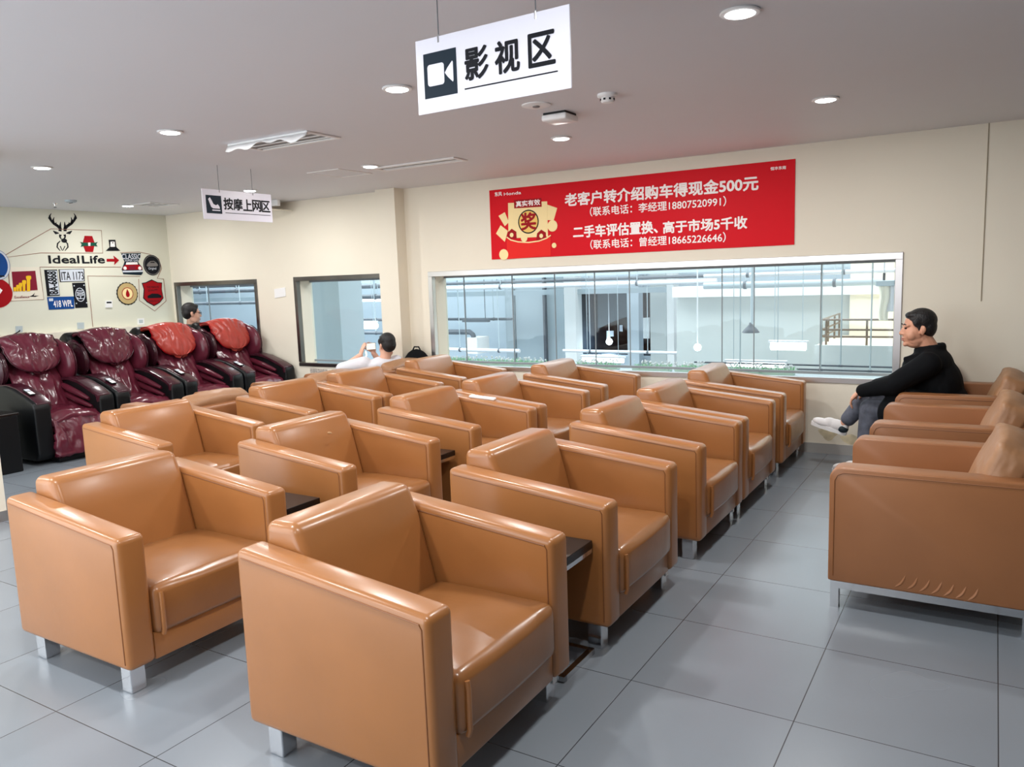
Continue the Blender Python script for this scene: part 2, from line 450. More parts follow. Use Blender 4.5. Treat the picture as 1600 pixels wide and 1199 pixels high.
M['barm'] = mat('grey_glazing_bar', srgb(128, 136, 142), 0.4)
def window(n, w, seams, steel, fw):
    x0, x1, z0, z1 = w
    r = bpy.data.objects.new('window_%d' % n, None); COL.objects.link(r); r['kind'] = 'structure'
    f = G()
    y0, y1 = YW - 0.012, YW + 0.05
    f.box(x0, x1, y0, y1, z1 - fw, z1, 0.003, 1); f.box(x0, x1, y0, y1, z0, z0 + 0.042, 0.003, 1)
    f.box(x0, x0 + fw, y0, y1, z0 + fw, z1 - fw, 0.003, 1); f.box(x1 - fw, x1, y0, y1, z0 + fw, z1 - fw, 0.003, 1)
    f.build('window_frame', steel, r, smooth=0)
    j = G()
    j.box(x0 + fw, x0 + fw + 0.004, y1, YW + WT, z0, z1); j.box(x1 - fw - .004, x1 - fw, y1, YW + WT, z0, z1)
    j.build('window_reveal', 'wall', r, smooth=0)
    gy = YW + WT - 0.03
    G().box(x0 + fw, x1 - fw, gy, gy + 0.008, z0 + 0.01, z1 - 0.01).build('glass_pane', 'glass', r, smooth=0)
    s = G()
    s.box(x0 + fw, x1 - fw, gy - 0.01, gy + 0.018, z1 - fw - 0.02, z1 - fw + 0.01); s.box(x0 + fw, x1 - fw, gy - 0.01, gy + 0.018, z0 + fw - 0.01, z0 + fw + 0.012)
    for px in seams:
        x = on_y(px, 500, gy).x
        s.box(x - 0.003, x + 0.003, gy - 0.004, gy + 0.012, z0 + fw, z1 - fw)
    s.build('glazing_bar', M['barm'], r, smooth=0)
    return r
M['darksteel'] = mat('dark_steel', (0.2, 0.19, 0.18, 1), 0.32, 1.0, var=0.2, vscale=3)
window(1, W1, (329,), 'darksteel', 0.05)
window(2, W2, (), 'darksteel', 0.05)
window(3, W3, (727, 802, 868, 930, 984, 1128, 1178, 1282), 'bright_steel', 0.055)

# ================================================================== CEILING FITTINGS
def downlight(x, y, label):
    t = thing('downlight', label, 'ceiling light', (x, y, H), 0, 'round recessed downlights')
    G().lathe([(0.058, -0.001), (0.075, -0.001), (0.078, -0.006), (0.074, -0.010), (0.060, -0.011), (0.001, -0.008)], n=28).build('trim_ring', 'white', t)
    G().lathe([(0.001, -0.015), (0.050, -0.0145), (0.057, -0.012), (0.057, -0.009), (0.001, -0.009)], n=28).build('lens', 'lampface', t)
    l = area('downlight_lamp', (0, 0, -0.02), (0, 0, 0), 0.12, 0.12, LAMP_W, (1.0, 0.98, 0.95), 'DISK')
    l.parent = t
    return t
downlight(0.25, -0.03, 'round downlight at the top, right of the film zone hanging sign')
downlight(-1.53, 0.07, 'round downlight just left of the large hanging sign')
downlight(0.23, 1.89, 'rightmost downlight, above the right end of the red banner')
downlight(-3.34, 0.04, 'round downlight left of the long vent, above the small hanging sign')
downlight(-1.58, 1.97, 'round downlight under the white box, above the red banner')
downlight(-3.46, 2.05, 'round downlight at the left end of the long slim vent')
downlight(-5.29, 0.29, 'leftmost downlight, high above the massage chairs')
downlight(-5.47, 2.48, 'round downlight just behind the small hanging sign')
downlight(-7.53, 2.46, 'farthest downlight, beside the square grey vent near the poster wall')

def vent(name, label, x0, x1, y0, y1, slats, sag=0.0):
    t = thing(name, label, 'vent', ((x0 + x1) / 2, (y0 + y1) / 2, H))
    a, b = (x1 - x0) / 2, (y1 - y0) / 2
    f = G()
    f.box(-a, a, -b, -b + 0.03, -0.012, 0, 0.003, 1); f.box(-a, a, b - 0.03, b, -0.012, 0, 0.003, 1)
    f.box(-a, -a + 0.03, -b + .03, b - .03, -0.012, 0, 0.003, 1); f.box(a - 0.03, a, -b + .03, b - .03, -0.012, 0, 0.003, 1)
    f.build('frame', 'white', t, smooth=0)
    G().box(-a + .03, a - .03, -b + .03, b - .03, -0.002, 0).build('backing', 'grille', t, smooth=0)
    for k in range(slats):
        yy = -b + 0.03 + (k + 0.5) * (2 * b - 0.06) / slats
        G().box(-a + .03, a - .03, yy - 0.008, yy + 0.008, -0.008 - sag * (k + 1) / slats, -0.003).build('slat', 'white', t, smooth=0)
    return t
v = vent('air_vent', 'rectangular white ceiling vent with a sagging loose edge, above the small hanging sign', -3.47, -2.70, 0.58, 0.90, 3)
g = G(); nn = 24
def sagfn(u, w):
    x = -0.385 + 0.77 * u
    return Vector((x, -0.16 - 0.02 * w, -0.012 - w * (0.030 + 0.014 * math.sin(u * 9) + 0.012 * math.sin(u * 23 + 1))))
g.grid(sagfn, nn, 2)
o = g.build('loose_edge', 'white', v); md = o.modifiers.new('s', 'SOLIDIFY'); md.thickness = 0.004
vent('air_vent', 'long slim linear ceiling vent over the window wall', -3.55, -2.66, 2.15, 2.36, 2)
vent('air_vent', 'small square grey ceiling vent near the poster wall', -7.42, -7.05, 2.42, 2.80, 4)
t = thing('access_hatch', 'flush square ceiling hatch left of the long slim vent', 'hatch', (-3.95, 2.2, H))
G().box(-0.17, 0.17, -0.2, 0.2, -0.004, 0, 0.002, 1).build('panel', 'ceil', t, smooth=0)
f = G()
for a in ((-0.19, 0.19, -0.22, -0.205), (-0.19, 0.19, 0.205, 0.22), (-0.19, -0.175, -0.205, 0.205), (0.175, 0.19, -0.205, 0.205)): f.box(*a, -0.006, 0)
f.build('frame', 'white', t, smooth=0)
t = thing('ceiling_flap', 'pale loose ceiling panel hanging by the window wall behind the small sign', 'panel', (-6.3, 3.35, H))
mx = Matrix.Rotation(math.radians(9), 4, 'Y')
G().box(-0.32, 0.32, -0.2, 0.2, -0.075, -0.06, 0.002, 1, mx).build('panel', 'wall', t, smooth=0)
G().box(-0.3, 0.3, -0.02, 0.02, -0.07, 0.0, 0.002, 1).build('bracket', 'white', t, smooth=0)
t = thing('smoke_detector', 'round white smoke detector on the ceiling right of the large sign', 'smoke detector', (-0.74, 0.92, H))
G().lathe([(0.001, 0), (0.055, 0), (0.055, -0.012), (0.048, -0.02), (0.001, -0.02)], n=24).build('base', 'white', t)
G().lathe([(0.038, -0.02), (0.04, -0.034), (0.03, -0.046), (0.001, -0.05)], n=24).build('sensor', 'white', t)
g = G()
for k in range(8):
    a = k * PI / 4; g.box(0.038, 0.0415, -0.006, 0.006, -0.036, -0.026, mx=Matrix.Rotation(a, 4, 'Z'))
g.build('slot', 'ink', t, smooth=0)
t = thing('ceiling_speaker', 'flat round ceiling plate just left of the white box', 'speaker', (-1.18, 0.90, H))
G().lathe([(0.001, 0), (0.085, 0), (0.085, -0.005), (0.07, -0.01), (0.001, -0.008)], n=28).build('plate', 'white', t)
G().lathe([(0.001, -0.008), (0.022, -0.009), (0.02, -0.014), (0.001, -0.015)], n=16).build('knob', 'grille', t)
t = thing('wireless_box', 'white square box fixed under the ceiling above the red banner', 'ceiling box', (-1.19, 1.21, H))
G().box(-0.085, 0.085, -0.085, 0.085, -0.05, -0.012, 0.012, 3).build('cover', 'white', t)
G().box(-0.075, 0.075, -0.075, 0.075, -0.013, 0.0).build('mount', 'blackp', t, smooth=0)
t = thing('sprinkler', 'small sprinkler head on the ceiling above the stag', 'sprinkler', (-7.79, 1.76, H))
G().lathe([(0.001, 0), (0.03, 0), (0.028, -0.006), (0.012, -0.008), (0.01, -0.03), (0.001, -0.03)], n=14).build('body', 'chrome', t)
G().lathe([(0.001, -0.04), (0.016, -0.042), (0.016, -0.046), (0.001, -0.046)], n=14).build('deflector', 'pipe', t)
g = G(); g.tube([(0.009, 0, -0.03), (0.012, 0, -0.042)], 0.002, 6); g.tube([(-0.009, 0, -0.03), (-0.012, 0, -0.042)], 0.002, 6)
g.build('yoke', 'pipe', t)
t = thing('motion_sensor', 'small grey ceiling sensor above the red and green coffin badge', 'sensor', (-7.39, 1.71, H))
G().lathe([(0.001, 0), (0.06, 0), (0.058, -0.016), (0.04, -0.026), (0.001, -0.028)], n=20).build('cover', 'hallgrey', t)
G().box(-0.03, 0.03, -0.004, 0.004, -0.032, -0.026).build('slot', 'ink', t, smooth=0)

# ================================================================== HANGING SIGNS
def hang_sign(label, p0, p1, z0, z1, wires):
    p0 = Vector((p0[0], p0[1], 0)); p1 = Vector((p1[0], p1[1], 0)); c = (p0 + p1) / 2; u = (p1 - p0).normalized()
    t = thing('hanging_sign', label, 'sign', (c.x, c.y, z0))
    w = (p1 - p0).length
    ang = math.atan2(u.y, u.x)
    mx = Matrix.Rotation(ang, 4, 'Z')
    G().box(-w / 2, w / 2, 0.0, 0.006, 0, z1 - z0, 0.001, 1, mx).build('board', 'signwhite', t, smooth=0)
    for k in wires:
        d = mx @ Vector((w * (k - 0.5), 0.003, 0))
        G().tube([(d.x, d.y, z1 - z0 - 0.015), (d.x, d.y, H - z0)], 0.0018, 6).build('hanging_wire', 'pipe', t)
        G().tube([(d.x, d.y, z1 - z0 - 0.02), (d.x, d.y, z1 - z0 + 0.004)], 0.005, 8).build('eyelet', 'chrome', t)
    pl = Plane((p0.x, p0.y, z0), u, (0, 0, 1))
    return t, pl, w, z1 - z0
# --- film zone
t, pl, w, h = hang_sign('large white hanging sign 影视区 with a film camera symbol', (-0.555, -1.035), (0.03, -1.05), 2.10, 2.338, (0.165, 0.8))
def R4(x0, x1, y0, y1): return [(x0, y0), (x1, y0), (x1, y1), (x0, y1)]
a0, a1, b0, b1 = 0.055 * w, 0.285 * w, 0.20 * h, 0.80 * h
icon = local(poly(pl, R4(a0, a1, b0, b1), 0.0, 0.0015).build('symbol', 'navyink', smooth=0), t)
def rrect(x0, x1, y0, y1, r, n=5):
    P = []
    for cx, cy, s in ((x1 - r, y1 - r, 0), (x0 + r, y1 - r, 1), (x0 + r, y0 + r, 2), (x1 - r, y0 + r, 3)):
        for k in range(n + 1):
            q = (s + k / n) * PI / 2; P.append((cx + r * math.cos(q), cy + r * math.sin(q)))
    return P
cx, cy = (a0 + a1) / 2, (b0 + b1) / 2; s_ = (b1 - b0)
g = poly(pl, rrect(cx - 0.36 * s_, cx + 0.12 * s_, cy - 0.24 * s_, cy + 0.24 * s_, 0.07 * s_), 0.0015, 0.0022)
poly(pl, [(cx + 0.14 * s_, cy), (cx + 0.22 * s_, cy + 0.1 * s_), (cx + 0.36 * s_, cy + 0.23 * s_), (cx + 0.38 * s_, cy + 0.2 * s_), (cx + 0.38 * s_, cy - 0.2 * s_), (cx + 0.36 * s_, cy - 0.23 * s_), (cx + 0.22 * s_, cy - 0.1 * s_)], 0.0015, 0.0022, g)
local(g.build('symbol_shape', 'signwhite', smooth=0), t)
for ch, u0, u1 in (('影', 0.345, 0.495), ('视', 0.545, 0.695), ('区', 0.755, 0.91)):
    lettering(pl, ch, u0 * w, u1 * w, 0.34 * h, 0.74 * h, 'ink', t, 0.0015, 0.028)
local(poly(pl, R4(0.335 * w, 0.925 * w, 0.225 * h, 0.242 * h), 0, 0.0012).build('underline', 'ink', smooth=0), t)
# --- massage and web zone
t, pl, w, h = hang_sign('small white hanging sign 按摩上网区 with a massage chair symbol', (-4.29, 0.975), (-4.29, 1.685), 2.095, 2.334, (0.24, 0.72))
a0, a1, b0, b1 = 0.045 * w, 0.255 * w, 0.20 * h, 0.80 * h
local(poly(pl, R4(a0, a1, b0, b1), 0.0, 0.0015).build('symbol', 'navyink', smooth=0), t)
ax = lambda q: a0 + (a1 - a0) * q
by = lambda q: b0 + (b1 - b0) * q
g = poly(pl, [(ax(.14), by(.78)), (ax(.26), by(.88)), (ax(.36), by(.72)), (ax(.46), by(.52)), (ax(.62), by(.46)), (ax(.74), by(.52)), (ax(.84), by(.40)), (ax(.86), by(.28)), (ax(.42), by(.28)), (ax(.3), by(.36))], 0.0015, 0.0022)
poly(pl, R4(ax(.36), ax(.88), by(.15), by(.21)), 0.0015, 0.0022, g)
local(g.build('symbol_shape', 'signwhite', smooth=0), t)
for i, ch in enumerate('按摩上网区'):
    u0 = 0.285 + i * 0.139
    lettering(pl, ch, u0 * w, (u0 + 0.128) * w, 0.36 * h, 0.75 * h, 'ink', t, 0.0015, 0.028)
local(poly(pl, R4(0.30 * w, 0.97 * w, 0.235 * h, 0.255 * h), 0, 0.0012).build('underline', 'ink', smooth=0), t)

# ================================================================== RED BANNER
BX0, BX1, BZ0, BZ1 = -3.252, -0.293, 1.733, 2.42
t = thing('banner', 'long red advertising banner with white Chinese lettering above the wide window', 'banner', ((BX0 + BX1) / 2, YW, BZ0))
local(G().box(BX0, BX1, YW - 0.008, YW - 0.001, BZ0, BZ1).build('panel', 'red', smooth=0), t)
bp = Plane((0, YW - 0.008, 0), (1, 0, 0), (0, 0, 1))
def cr(cx, cy):      # banner close-up coordinates to banner plane
    return bp.px(740 + cx / 3.0769, 240 + cy / 3.0769)
def line(body, cx0, cy0, cx1, cy1, ch, m='lwhite', bold=0.03, bx=0.0):
    p = cr(cx0, cy0); q = cr(cx1, cy1); a = cr(cx0, cy0 - ch / 2)[1] - cr(cx0, cy0 + ch / 2)[1]
    zc = (p[1] + q[1]) / 2
    return lettering(bp, body, p[0], q[0], zc - a / 2, zc + a / 2, m, t, 0.0015, bold)
line('老客户转介绍购车得现金500元', 440, 222, 1368, 143, 60, bold=0.035)
line('（联系电话：李经理18807520991）', 560, 277, 1214, 232, 44, bold=0.015)
line('二手车评估置换、', 480, 376, 884, 355, 56, bold=0.035); line('高于市场5千收', 912, 353, 1314, 333, 56, bold=0.035)
line('（联系电话：曾经理18665226646）', 562, 434, 1212, 406, 44, bold=0.015)
line('东风', 102, 196, 136, 194, 20, bold=0.03); line('Honda', 146, 194, 228, 189, 14, bold=0.03)
line('恒丰东南', 1428, 73, 1502, 67, 16, bold=0.03)
def cpoly(pts, m, name, h0=0.0, h1=0.0015):
    return local(poly(bp, [cr(*p) for p in pts], h0, h1).build(name, m, smooth=0), t)
for pts in ([(108, 385), (130, 345), (165, 372), (150, 425)], [(120, 300), (150, 282), (170, 330), (150, 350)], [(352, 245), (402, 262), (385, 322), (355, 320)]):
    cpoly(pts, 'cream', 'coupon', 0, .001)
cpoly([(166, 238), (354, 230), (358, 400), (168, 408)], 'cream', 'card', 0.001, 0.002)
cpoly([(194, 224), (326, 214), (328, 256), (196, 264)], 'red2', 'card_header', 0.002, 0.003)
line('真实有效', 204, 241, 320, 236, 27, bold=0.03).location.y -= 0.0016
p = cr(264, 328); q = cr(314, 328); r_ = q[0] - p[0]; rv = cr(264, 270)[1] - p[1]
local(disc(bp, p[0], p[1], r_, rv, h0=0.002, h1=0.0025).build('prize_disc', 'gold', smooth=0), t)
local(ringp(bp, p[0], p[1], r_, rv, 0.012, h0=0.002, h1=0.003).build('prize_ring', 'ink', smooth=0), t)
o = line('奖', 230, 328, 300, 324, 80, 'red2', 0.04); o.location.y -= 0.002
cpoly([(160, 400), (180, 415), (215, 424), (265, 427), (315, 420), (352, 406), (372, 392), (372, 492), (162, 508)], 'red3', 'envelope', 0.003, 0.004)
local(stroke(bp, [cr(*p) for p in [(160, 402), (180, 416), (215, 425), (265, 428), (315, 421), (352, 407), (372, 393)]], 0.006, 0.004, 0.005).build('envelope_edge', 'cream', smooth=0), t)
for (x, y) in ((184, 390), (326, 394)):
    cpoly([(x - 24, y + 22), (x - 20, y - 10), (x, y - 28), (x + 22, y - 14), (x + 24, y + 20)], 'red2', 'red_packet', 0.003, 0.0035)
for (x, y, r) in ((380, 348, 24), (146, 486, 22), (184, 392, 9), (326, 396, 9), (388, 442, 11), (244, 406, 16)):
    p = cr(x, y); rr = abs(cr(x + r, y)[0] - p[0])
    local(disc(bp, p[0], p[1], rr, rr, 20, 0.0042, 0.005).build('coin', 'cream', smooth=0), t)

# ================================================================== POSTER WALL
wl = Plane((XL, 0, 0), (0, 1, 0), (0, 0, 1))
def lw(cx, cy):       # close-up coordinates of the poster wall to wall plane (y, z)
    return wl.px(cx / 5.45, 300 + cy / 5.45)
def wpoly(pts, m, name, parent, h0, h1): return local(poly(wl, [lw(*p) for p in pts], h0, h1).build(name, m, smooth=0), parent)
def wthing(name, label, cat, cx, cy, group=None):
    y, z = lw(cx, cy); return thing(name, label, cat, (XL, y, z), 0, group)
def wtext(body, cx0, cy0, cx1, cy1, m, parent, h, bold=0.03, mat2=None):
    a = lw(cx0, cy1); b = lw(cx1, cy0)
    return lettering(wl, body, a[0], b[0], a[1], b[1], m, parent, h, bold, mat2=mat2)
# stag
t = wthing('stag_decal', 'black stag head wall decal with tall antlers', 'wall decal', 530, 350)
def wstroke(pts, ws, m, name, parent, h0=0.0, h1=0.004):
    k = 0.00205
    return local(stroke(wl, [lw(*p) for p in pts], [w * k for w in ws], h0, h1).build(name, m, smooth=0), parent)
for sgn in (1, -1):
    X = lambda x: 532 + (x - 532) * sgn
    g = G(); k = 0.0015
    def st_(pts, ws): stroke(wl, [lw(X(a), b) for a, b in pts], [w * k for w in ws], 0, 0.004, g)
    st_([(510, 335), (512, 312), (490, 290), (458, 270), (432, 240), (422, 205), (436, 182)], [12, 12, 11, 10, 9, 6, 1])
    st_([(512, 312), (512, 285), (515, 255)], [9, 7, 1])
    st_([(458, 270), (452, 240), (460, 215)], [8, 6, 1])
    st_([(432, 240), (414, 222), (418, 205)], [7, 5, 1])
    st_([(490, 290), (476, 272), (478, 258)], [7, 5, 1])
    local(g.build('antler', 'ink', smooth=0), t)
    g = G()
    st_([(452, 332), (475, 350), (500, 352)], [2, 11, 3]); local(g.build('ear', 'ink', smooth=0), t)
    g = G()
    st_([(508, 362), (510, 385), (524, 405)], [4, 6, 2]); st_([(505, 365), (522, 372)], [2, 7])
    st_([(512, 418), (490, 440), (486, 470), (512, 502)], [3, 5, 5, 2]); st_([(512, 462), (530, 500)], [3, 2])
    local(g.build('outline', 'ink', smooth=0), t)
p = lw(546, 415); local(disc(wl, p[0], p[1], 0.034, 0.026, 18, 0, 0.004).build('nose', 'ink', smooth=0), t)
# lettering and arrow
t = wthing('wall_lettering', 'large black Ideal Life lettering on the poster wall', 'lettering', 650, 575)
for w_, c0, c1 in (('Ideal', 418, 668), ('Life', 702, 885)):
    wtext(w_, c0, 545, c1, 608, 'ink', t, 0.004, 0.045)
t = wthing('arrow_decal', 'dark red arrow pointing right after the Ideal Life lettering', 'wall decal', 960, 582)
wpoly([(908, 570), (972, 570), (965, 543), (1013, 582), (972, 622), (975, 594), (908, 594)], 'red2', 'arrow', t, 0, 0.005)
# coffin-shaped badge
t = wthing('badge_sign', 'red hexagonal badge with a green ribbon beside the stag', 'wall sign', 755, 443)
wpoly([(720, 374), (782, 376), (805, 440), (790, 512), (728, 510), (702, 440)], 'red2', 'board', t, 0, 0.008)
wpoly([(680, 425), (700, 432), (810, 432), (828, 426), (815, 446), (826, 466), (805, 460), (705, 462), (684, 468), (696, 446)], 'greenp', 'ribbon', t, 0.008, 0.012)
wpoly([(745, 432), (765, 432), (764, 460), (747, 460)], 'lwhite', 'mark', t, 0.012, 0.014)
# top hat like tin sign
t = wthing('tin_sign', 'small black hat-shaped tin sign right of the badge', 'wall sign', 960, 460)
wpoly([(924, 408), (980, 408), (988, 470), (1022, 502), (900, 502), (932, 470)], 'ink', 'board', t, 0, 0.008)
wpoly([(938, 424), (972, 424), (976, 468), (936, 468)], 'lwhite', 'panel', t, 0.008, 0.010)
wpoly([(950, 430), (962, 430), (962, 438), (950, 438)], 'ink', 'mark', t, 0.010, 0.012)
# poster of raised fists
t = wthing('poster', 'square poster of rising yellow fists on maroon', 'poster', 215, 800)
wpoly([(72, 640), (330, 640), (372, 916), (98, 934)], 'wall', 'mount', t, 0, 0.004)
wpoly([(98, 680), (298, 672), (318, 836), (112, 848)], 'maroon', 'print', t, 0.004, 0.007)
for i, (x, y0, w_) in enumerate(((124, 812, 12), (148, 792, 13), (172, 774, 15), (202, 752, 17), (240, 714, 22))):
    g = poly(wl, [lw(x - w_ * 0.6, 848), lw(x - w_ * 0.7, y0 + 34), lw(x - w_, y0 + 22), lw(x - w_, y0 + 4), lw(x - w_ * 0.4, y0), lw(x + w_ * 0.7, y0), lw(x + w_, y0 + 8), lw(x + w_, y0 + 26), lw(x + w_ * 0.6, y0 + 36), lw(x + w_ * 0.6, 846)], 0.007, 0.010)
    local(g.build('fist', 'yellow', smooth=0), t)
wtext('Excellence', 122, 882, 246, 908, 'maroon', t, 0.0075, 0.01)
wpoly([(246, 892), (274, 880), (294, 860), (284, 884), (328, 884), (300, 894)], 'ink', 'plane_mark', t, 0.005, 0.008)
# number plates
def plate(label, pts, m, body, mt, tb, mat2=None, rim='ink', extra=None):
    cx = sum(p[0] for p in pts) / 4; cy = sum(p[1] for p in pts) / 4
    t = wthing('number_plate', label, 'number plate', cx, cy, 'number plates on the poster wall')
    wpoly(pts, rim, 'rim', t, 0, 0.006)
    q = [(cx + (x - cx) * 0.93, cy + (y - cy) * 0.92) for x, y in pts]
    wpoly(q, m, 'plate', t, 0.006, 0.008)
    if body: wtext(body, *tb, mt, t, 0.009, 0.012, mat2)
    return t
t1 = plate('white number plate ITA 1173, top of the plate cluster', [(498, 660), (715, 655), (720, 762), (510, 768)], 'silver', 'ITA 1173', 'ink', (524, 680, 704, 752))
t2 = plate('white number plate 8A-6868 turned on its side', [(376, 664), (484, 662), (508, 884), (402, 888)], 'silver', '8A-6868', 'ink', (420, 678, 472, 872), mat2=lambda s, t: (1 - t, s))
wpoly([(378, 668), (398, 668), (424, 884), (404, 886)], 'ink', 'band', t2, 0.008, 0.0095)
t3 = plate('blue number plate 418 WPL, lowest of the plate cluster', [(400, 896), (628, 890), (632, 994), (416, 1004)], 'bluep', '418 WPL', 'lwhite', (456, 920, 612, 984), rim='bluep')
wpoly([(412, 908), (448, 907), (450, 930), (415, 932)], 'silver', 'corner_mark', t3, 0.008, 0.0095)
t4 = plate('black number plate with a round white emblem', [(614, 776), (722, 772), (746, 984), (642, 988)], 'ink', None, None, None)
p = lw(680, 876); local(ringp(wl, p[0], p[1], 0.06, 0.085, 0.008, 24, 0.008, 0.0095).build('emblem_ring', 'silver', smooth=0), t4)
wtext('F·001', 655, 838, 708, 912, 'silver', t4, 0.009, 0.012, lambda s, t: (1 - t, s))
for x, y in ((628, 800), (712, 795), (648, 950), (735, 945)):
    p = lw(x, y); local(disc(wl, p[0], p[1], 0.008, 0.008, 10, 0.008, 0.0095).build('screw', 'silver', smooth=0), t4)
# truck sign
t = wthing('truck_sign', 'cut-out CLASSIC sign with a red vintage truck', 'wall sign', 1120, 620)
wpoly([(1032, 524), (1196, 522), (1192, 556), (1176, 590), (1176, 604), (1206, 640), (1214, 690), (1200, 708), (1048, 700), (1036, 660), (1052, 620), (1060, 594), (1044, 560)], 'navyink', 'board', t, 0, 0.008)
wtext('CLASSIC', 1036, 530, 1192, 572, 'silver', t, 0.009, 0.02)
wtext('SUPER GAS', 1062, 576, 1172, 592, 'silver', t, 0.009, 0.02)
wpoly([(1072, 600), (1166, 598), (1170, 618), (1068, 620)], 'lwhite', 'windscreen', t, 0.008, 0.010)
wpoly([(1060, 622), (1180, 620), (1204, 644), (1204, 662), (1044, 664), (1042, 644)], 'red2', 'bonnet', t, 0.008, 0.010)
wpoly([(1090, 632), (1150, 630), (1146, 664), (1094, 666)], 'maroon', 'grille', t, 0.010, 0.012)
wpoly([(1040, 672), (1212, 668), (1212, 682), (1042, 686)], 'silver', 'bumper', t, 0.008, 0.011)
for x in (1060, 1186):
    p = lw(x, 650); local(disc(wl, p[0], p[1], 0.022, 0.022, 16, 0.010, 0.014).build('headlamp', 'lwhite', smooth=0), t)
# round black sign
t = wthing('round_sign', 'round black tin sign with a grey car outline', 'wall sign', 1293, 624)
p = lw(1293, 624); ra = 0.125
local(disc(wl, p[0], p[1], ra, ra * 1.08, 32, 0, 0.008).build('board', 'ink', smooth=0), t)
local(ringp(wl, p[0], p[1], ra * 0.93, ra, 0.006, 32, 0.008, 0.009).build('ring', 'grille', smooth=0), t)
wpoly([(1244, 628), (1256, 606), (1276, 590), (1308, 588), (1330, 604), (1344, 626), (1330, 634), (1256, 636)], 'grille', 'car_outline', t, 0.008, 0.0095)
wpoly([(1272, 604), (1282, 596), (1306, 595), (1318, 606)], 'ink', 'car_window', t, 0.0095, 0.011)
wtext('Original', 1262, 642, 1326, 668, 'silver', t, 0.0095, 0.01)
# shield
t = wthing('shield_sign', 'red shield tin sign in a tan outline by the corner', 'wall sign', 1300, 860)
sh = [(1206, 776), (1240, 770), (1290, 746), (1340, 770), (1378, 772), (1376, 830), (1390, 905), (1358, 945), (1310, 972), (1250, 940), (1218, 905), (1224, 830)]
wpoly(sh, 'ink', 'rim', t, 0, 0.006)
wpoly([(1300 + (x - 1300) * 0.93, 860 + (y - 860) * 0.93) for x, y in sh], 'red2', 'board', t, 0.006, 0.009)
wtext('THE MAN IN', 1246, 800, 1346, 822, 'ink', t, 0.0095, 0.01); wtext('QUALITY', 1256, 828, 1336, 850, 'ink', t, 0.0095, 0.02)
wpoly([(1252, 886), (1290, 866), (1340, 868), (1372, 884), (1370, 902), (1256, 906)], 'ink', 'car_mark', t, 0.009, 0.011)
wtext('SERVICE', 1262, 920, 1350, 940, 'ink', t, 0.0095, 0.01)
# bottle-cap sign
t = wthing('cap_sign', 'round scalloped tan sign with a red drop', 'wall sign', 1082, 866)
p = lw(1082, 866); n = 60
pts = [(p[0] + 0.145 * (1 + 0.03 * math.cos(20 * 2 * PI * k / n)) * math.cos(2 * PI * k / n), p[1] + 0.145 * (1 + 0.03 * math.cos(20 * 2 * PI * k / n)) * math.sin(2 * PI * k / n)) for k in range(n)]
local(poly(wl, pts, 0, 0.008).build('rim', 'ink', smooth=0), t)
local(disc(wl, p[0], p[1], 0.134, 0.134, 36, 0.008, 0.010).build('board', 'tanp', smooth=0), t)
local(disc(wl, p[0], p[1], 0.075, 0.075, 30, 0.010, 0.012).build('centre', 'cream', smooth=0), t)
local(ringp(wl, p[0], p[1], 0.078, 0.078, 0.008, 30, 0.010, 0.013).build('ring', 'red2', smooth=0), t)
local(poly(wl, [(p[0], p[1] + 0.058), (p[0] + 0.022, p[1] + 0.01), (p[0] + 0.027, p[1] - 0.02), (p[0] + 0.014, p[1] - 0.045), (p[0] - 0.014, p[1] - 0.045), (p[0] - 0.027, p[1] - 0.02), (p[0] - 0.022, p[1] + 0.01)], 0.012, 0.014).build('drop', 'red2', smooth=0), t)
# signs cut by the left edge of the picture
t = wthing('round_sign', 'round blue and white sign at the left edge above a red one', 'wall sign', -20, 620)
p = lw(-22, 622); local(disc(wl, p[0], p[1], 0.13, 0.17, 30, 0, 0.008).build('board', 'bluep', smooth=0), t)
local(ringp(wl, p[0], p[1], 0.125, 0.165, 0.02, 30, 0.008, 0.011).build('ring', 'silver', smooth=0), t)
wpoly([(-60, 710), (34, 712), (34, 724), (-60, 722)], 'ink', 'base', t, 0.008, 0.012)
t = wthing('round_sign', 'round red sign with a white arrow at the left edge', 'wall sign', -20, 860)
p = lw(-28, 862); local(disc(wl, p[0], p[1], 0.165, 0.165, 30, 0, 0.008).build('board', 'red2', smooth=0), t)
wpoly([(-60, 820), (-4, 820), (18, 838), (-4, 870), (-60, 870)], 'lwhite', 'arrow', t, 0.008, 0.010)
# thermostat, sockets
t = wthing('thermostat', 'small white thermostat below the cap sign', 'thermostat', 920, 955)
wpoly([(894, 928), (950, 926), (952, 984), (896, 986)], 'white', 'body', t, 0, 0.018)
wpoly([(900, 936), (942, 935), (943, 948), (901, 950)], 'ink', 'display', t, 0.018, 0.019)
def socket(cx, cy, label, m):
    t = wthing('wall_socket', label, 'socket', cx, cy, 'sockets above the ledge')
    wpoly([(cx - 28, cy - 26), (cx + 28, cy - 28), (cx + 30, cy + 26), (cx - 26, cy + 28)], m, 'plate', t, 0, 0.010)
    wpoly([(cx - 16, cy - 14), (cx + 16, cy - 15), (cx + 17, cy + 13), (cx - 15, cy + 14)], 'hallgrey', 'insert', t, 0.010, 0.013)
    return t
s1 = socket(160, 1170, 'grey wall socket with a plugged-in black cable', 'hallgrey')
a = lw(160, 1180)
local(G().tube([Vector((XL + 0.02, a[0], a[1])), Vector((XL + 0.05, a[0] - 0.02, a[1] - 0.01)), Vector((XL + 0.03, a[0] - 0.1, a[1] - 0.05)), Vector((XL + 0.03, a[0] - 0.12, a[1] - 0.12))], 0.006).build('cable', 'ink'), s1)
socket(684, 1140, 'grey wall socket above the ledge, second from the left', 'hallgrey')
socket(1196, 1104, 'white wall socket above the ledge nearest the corner', 'white')
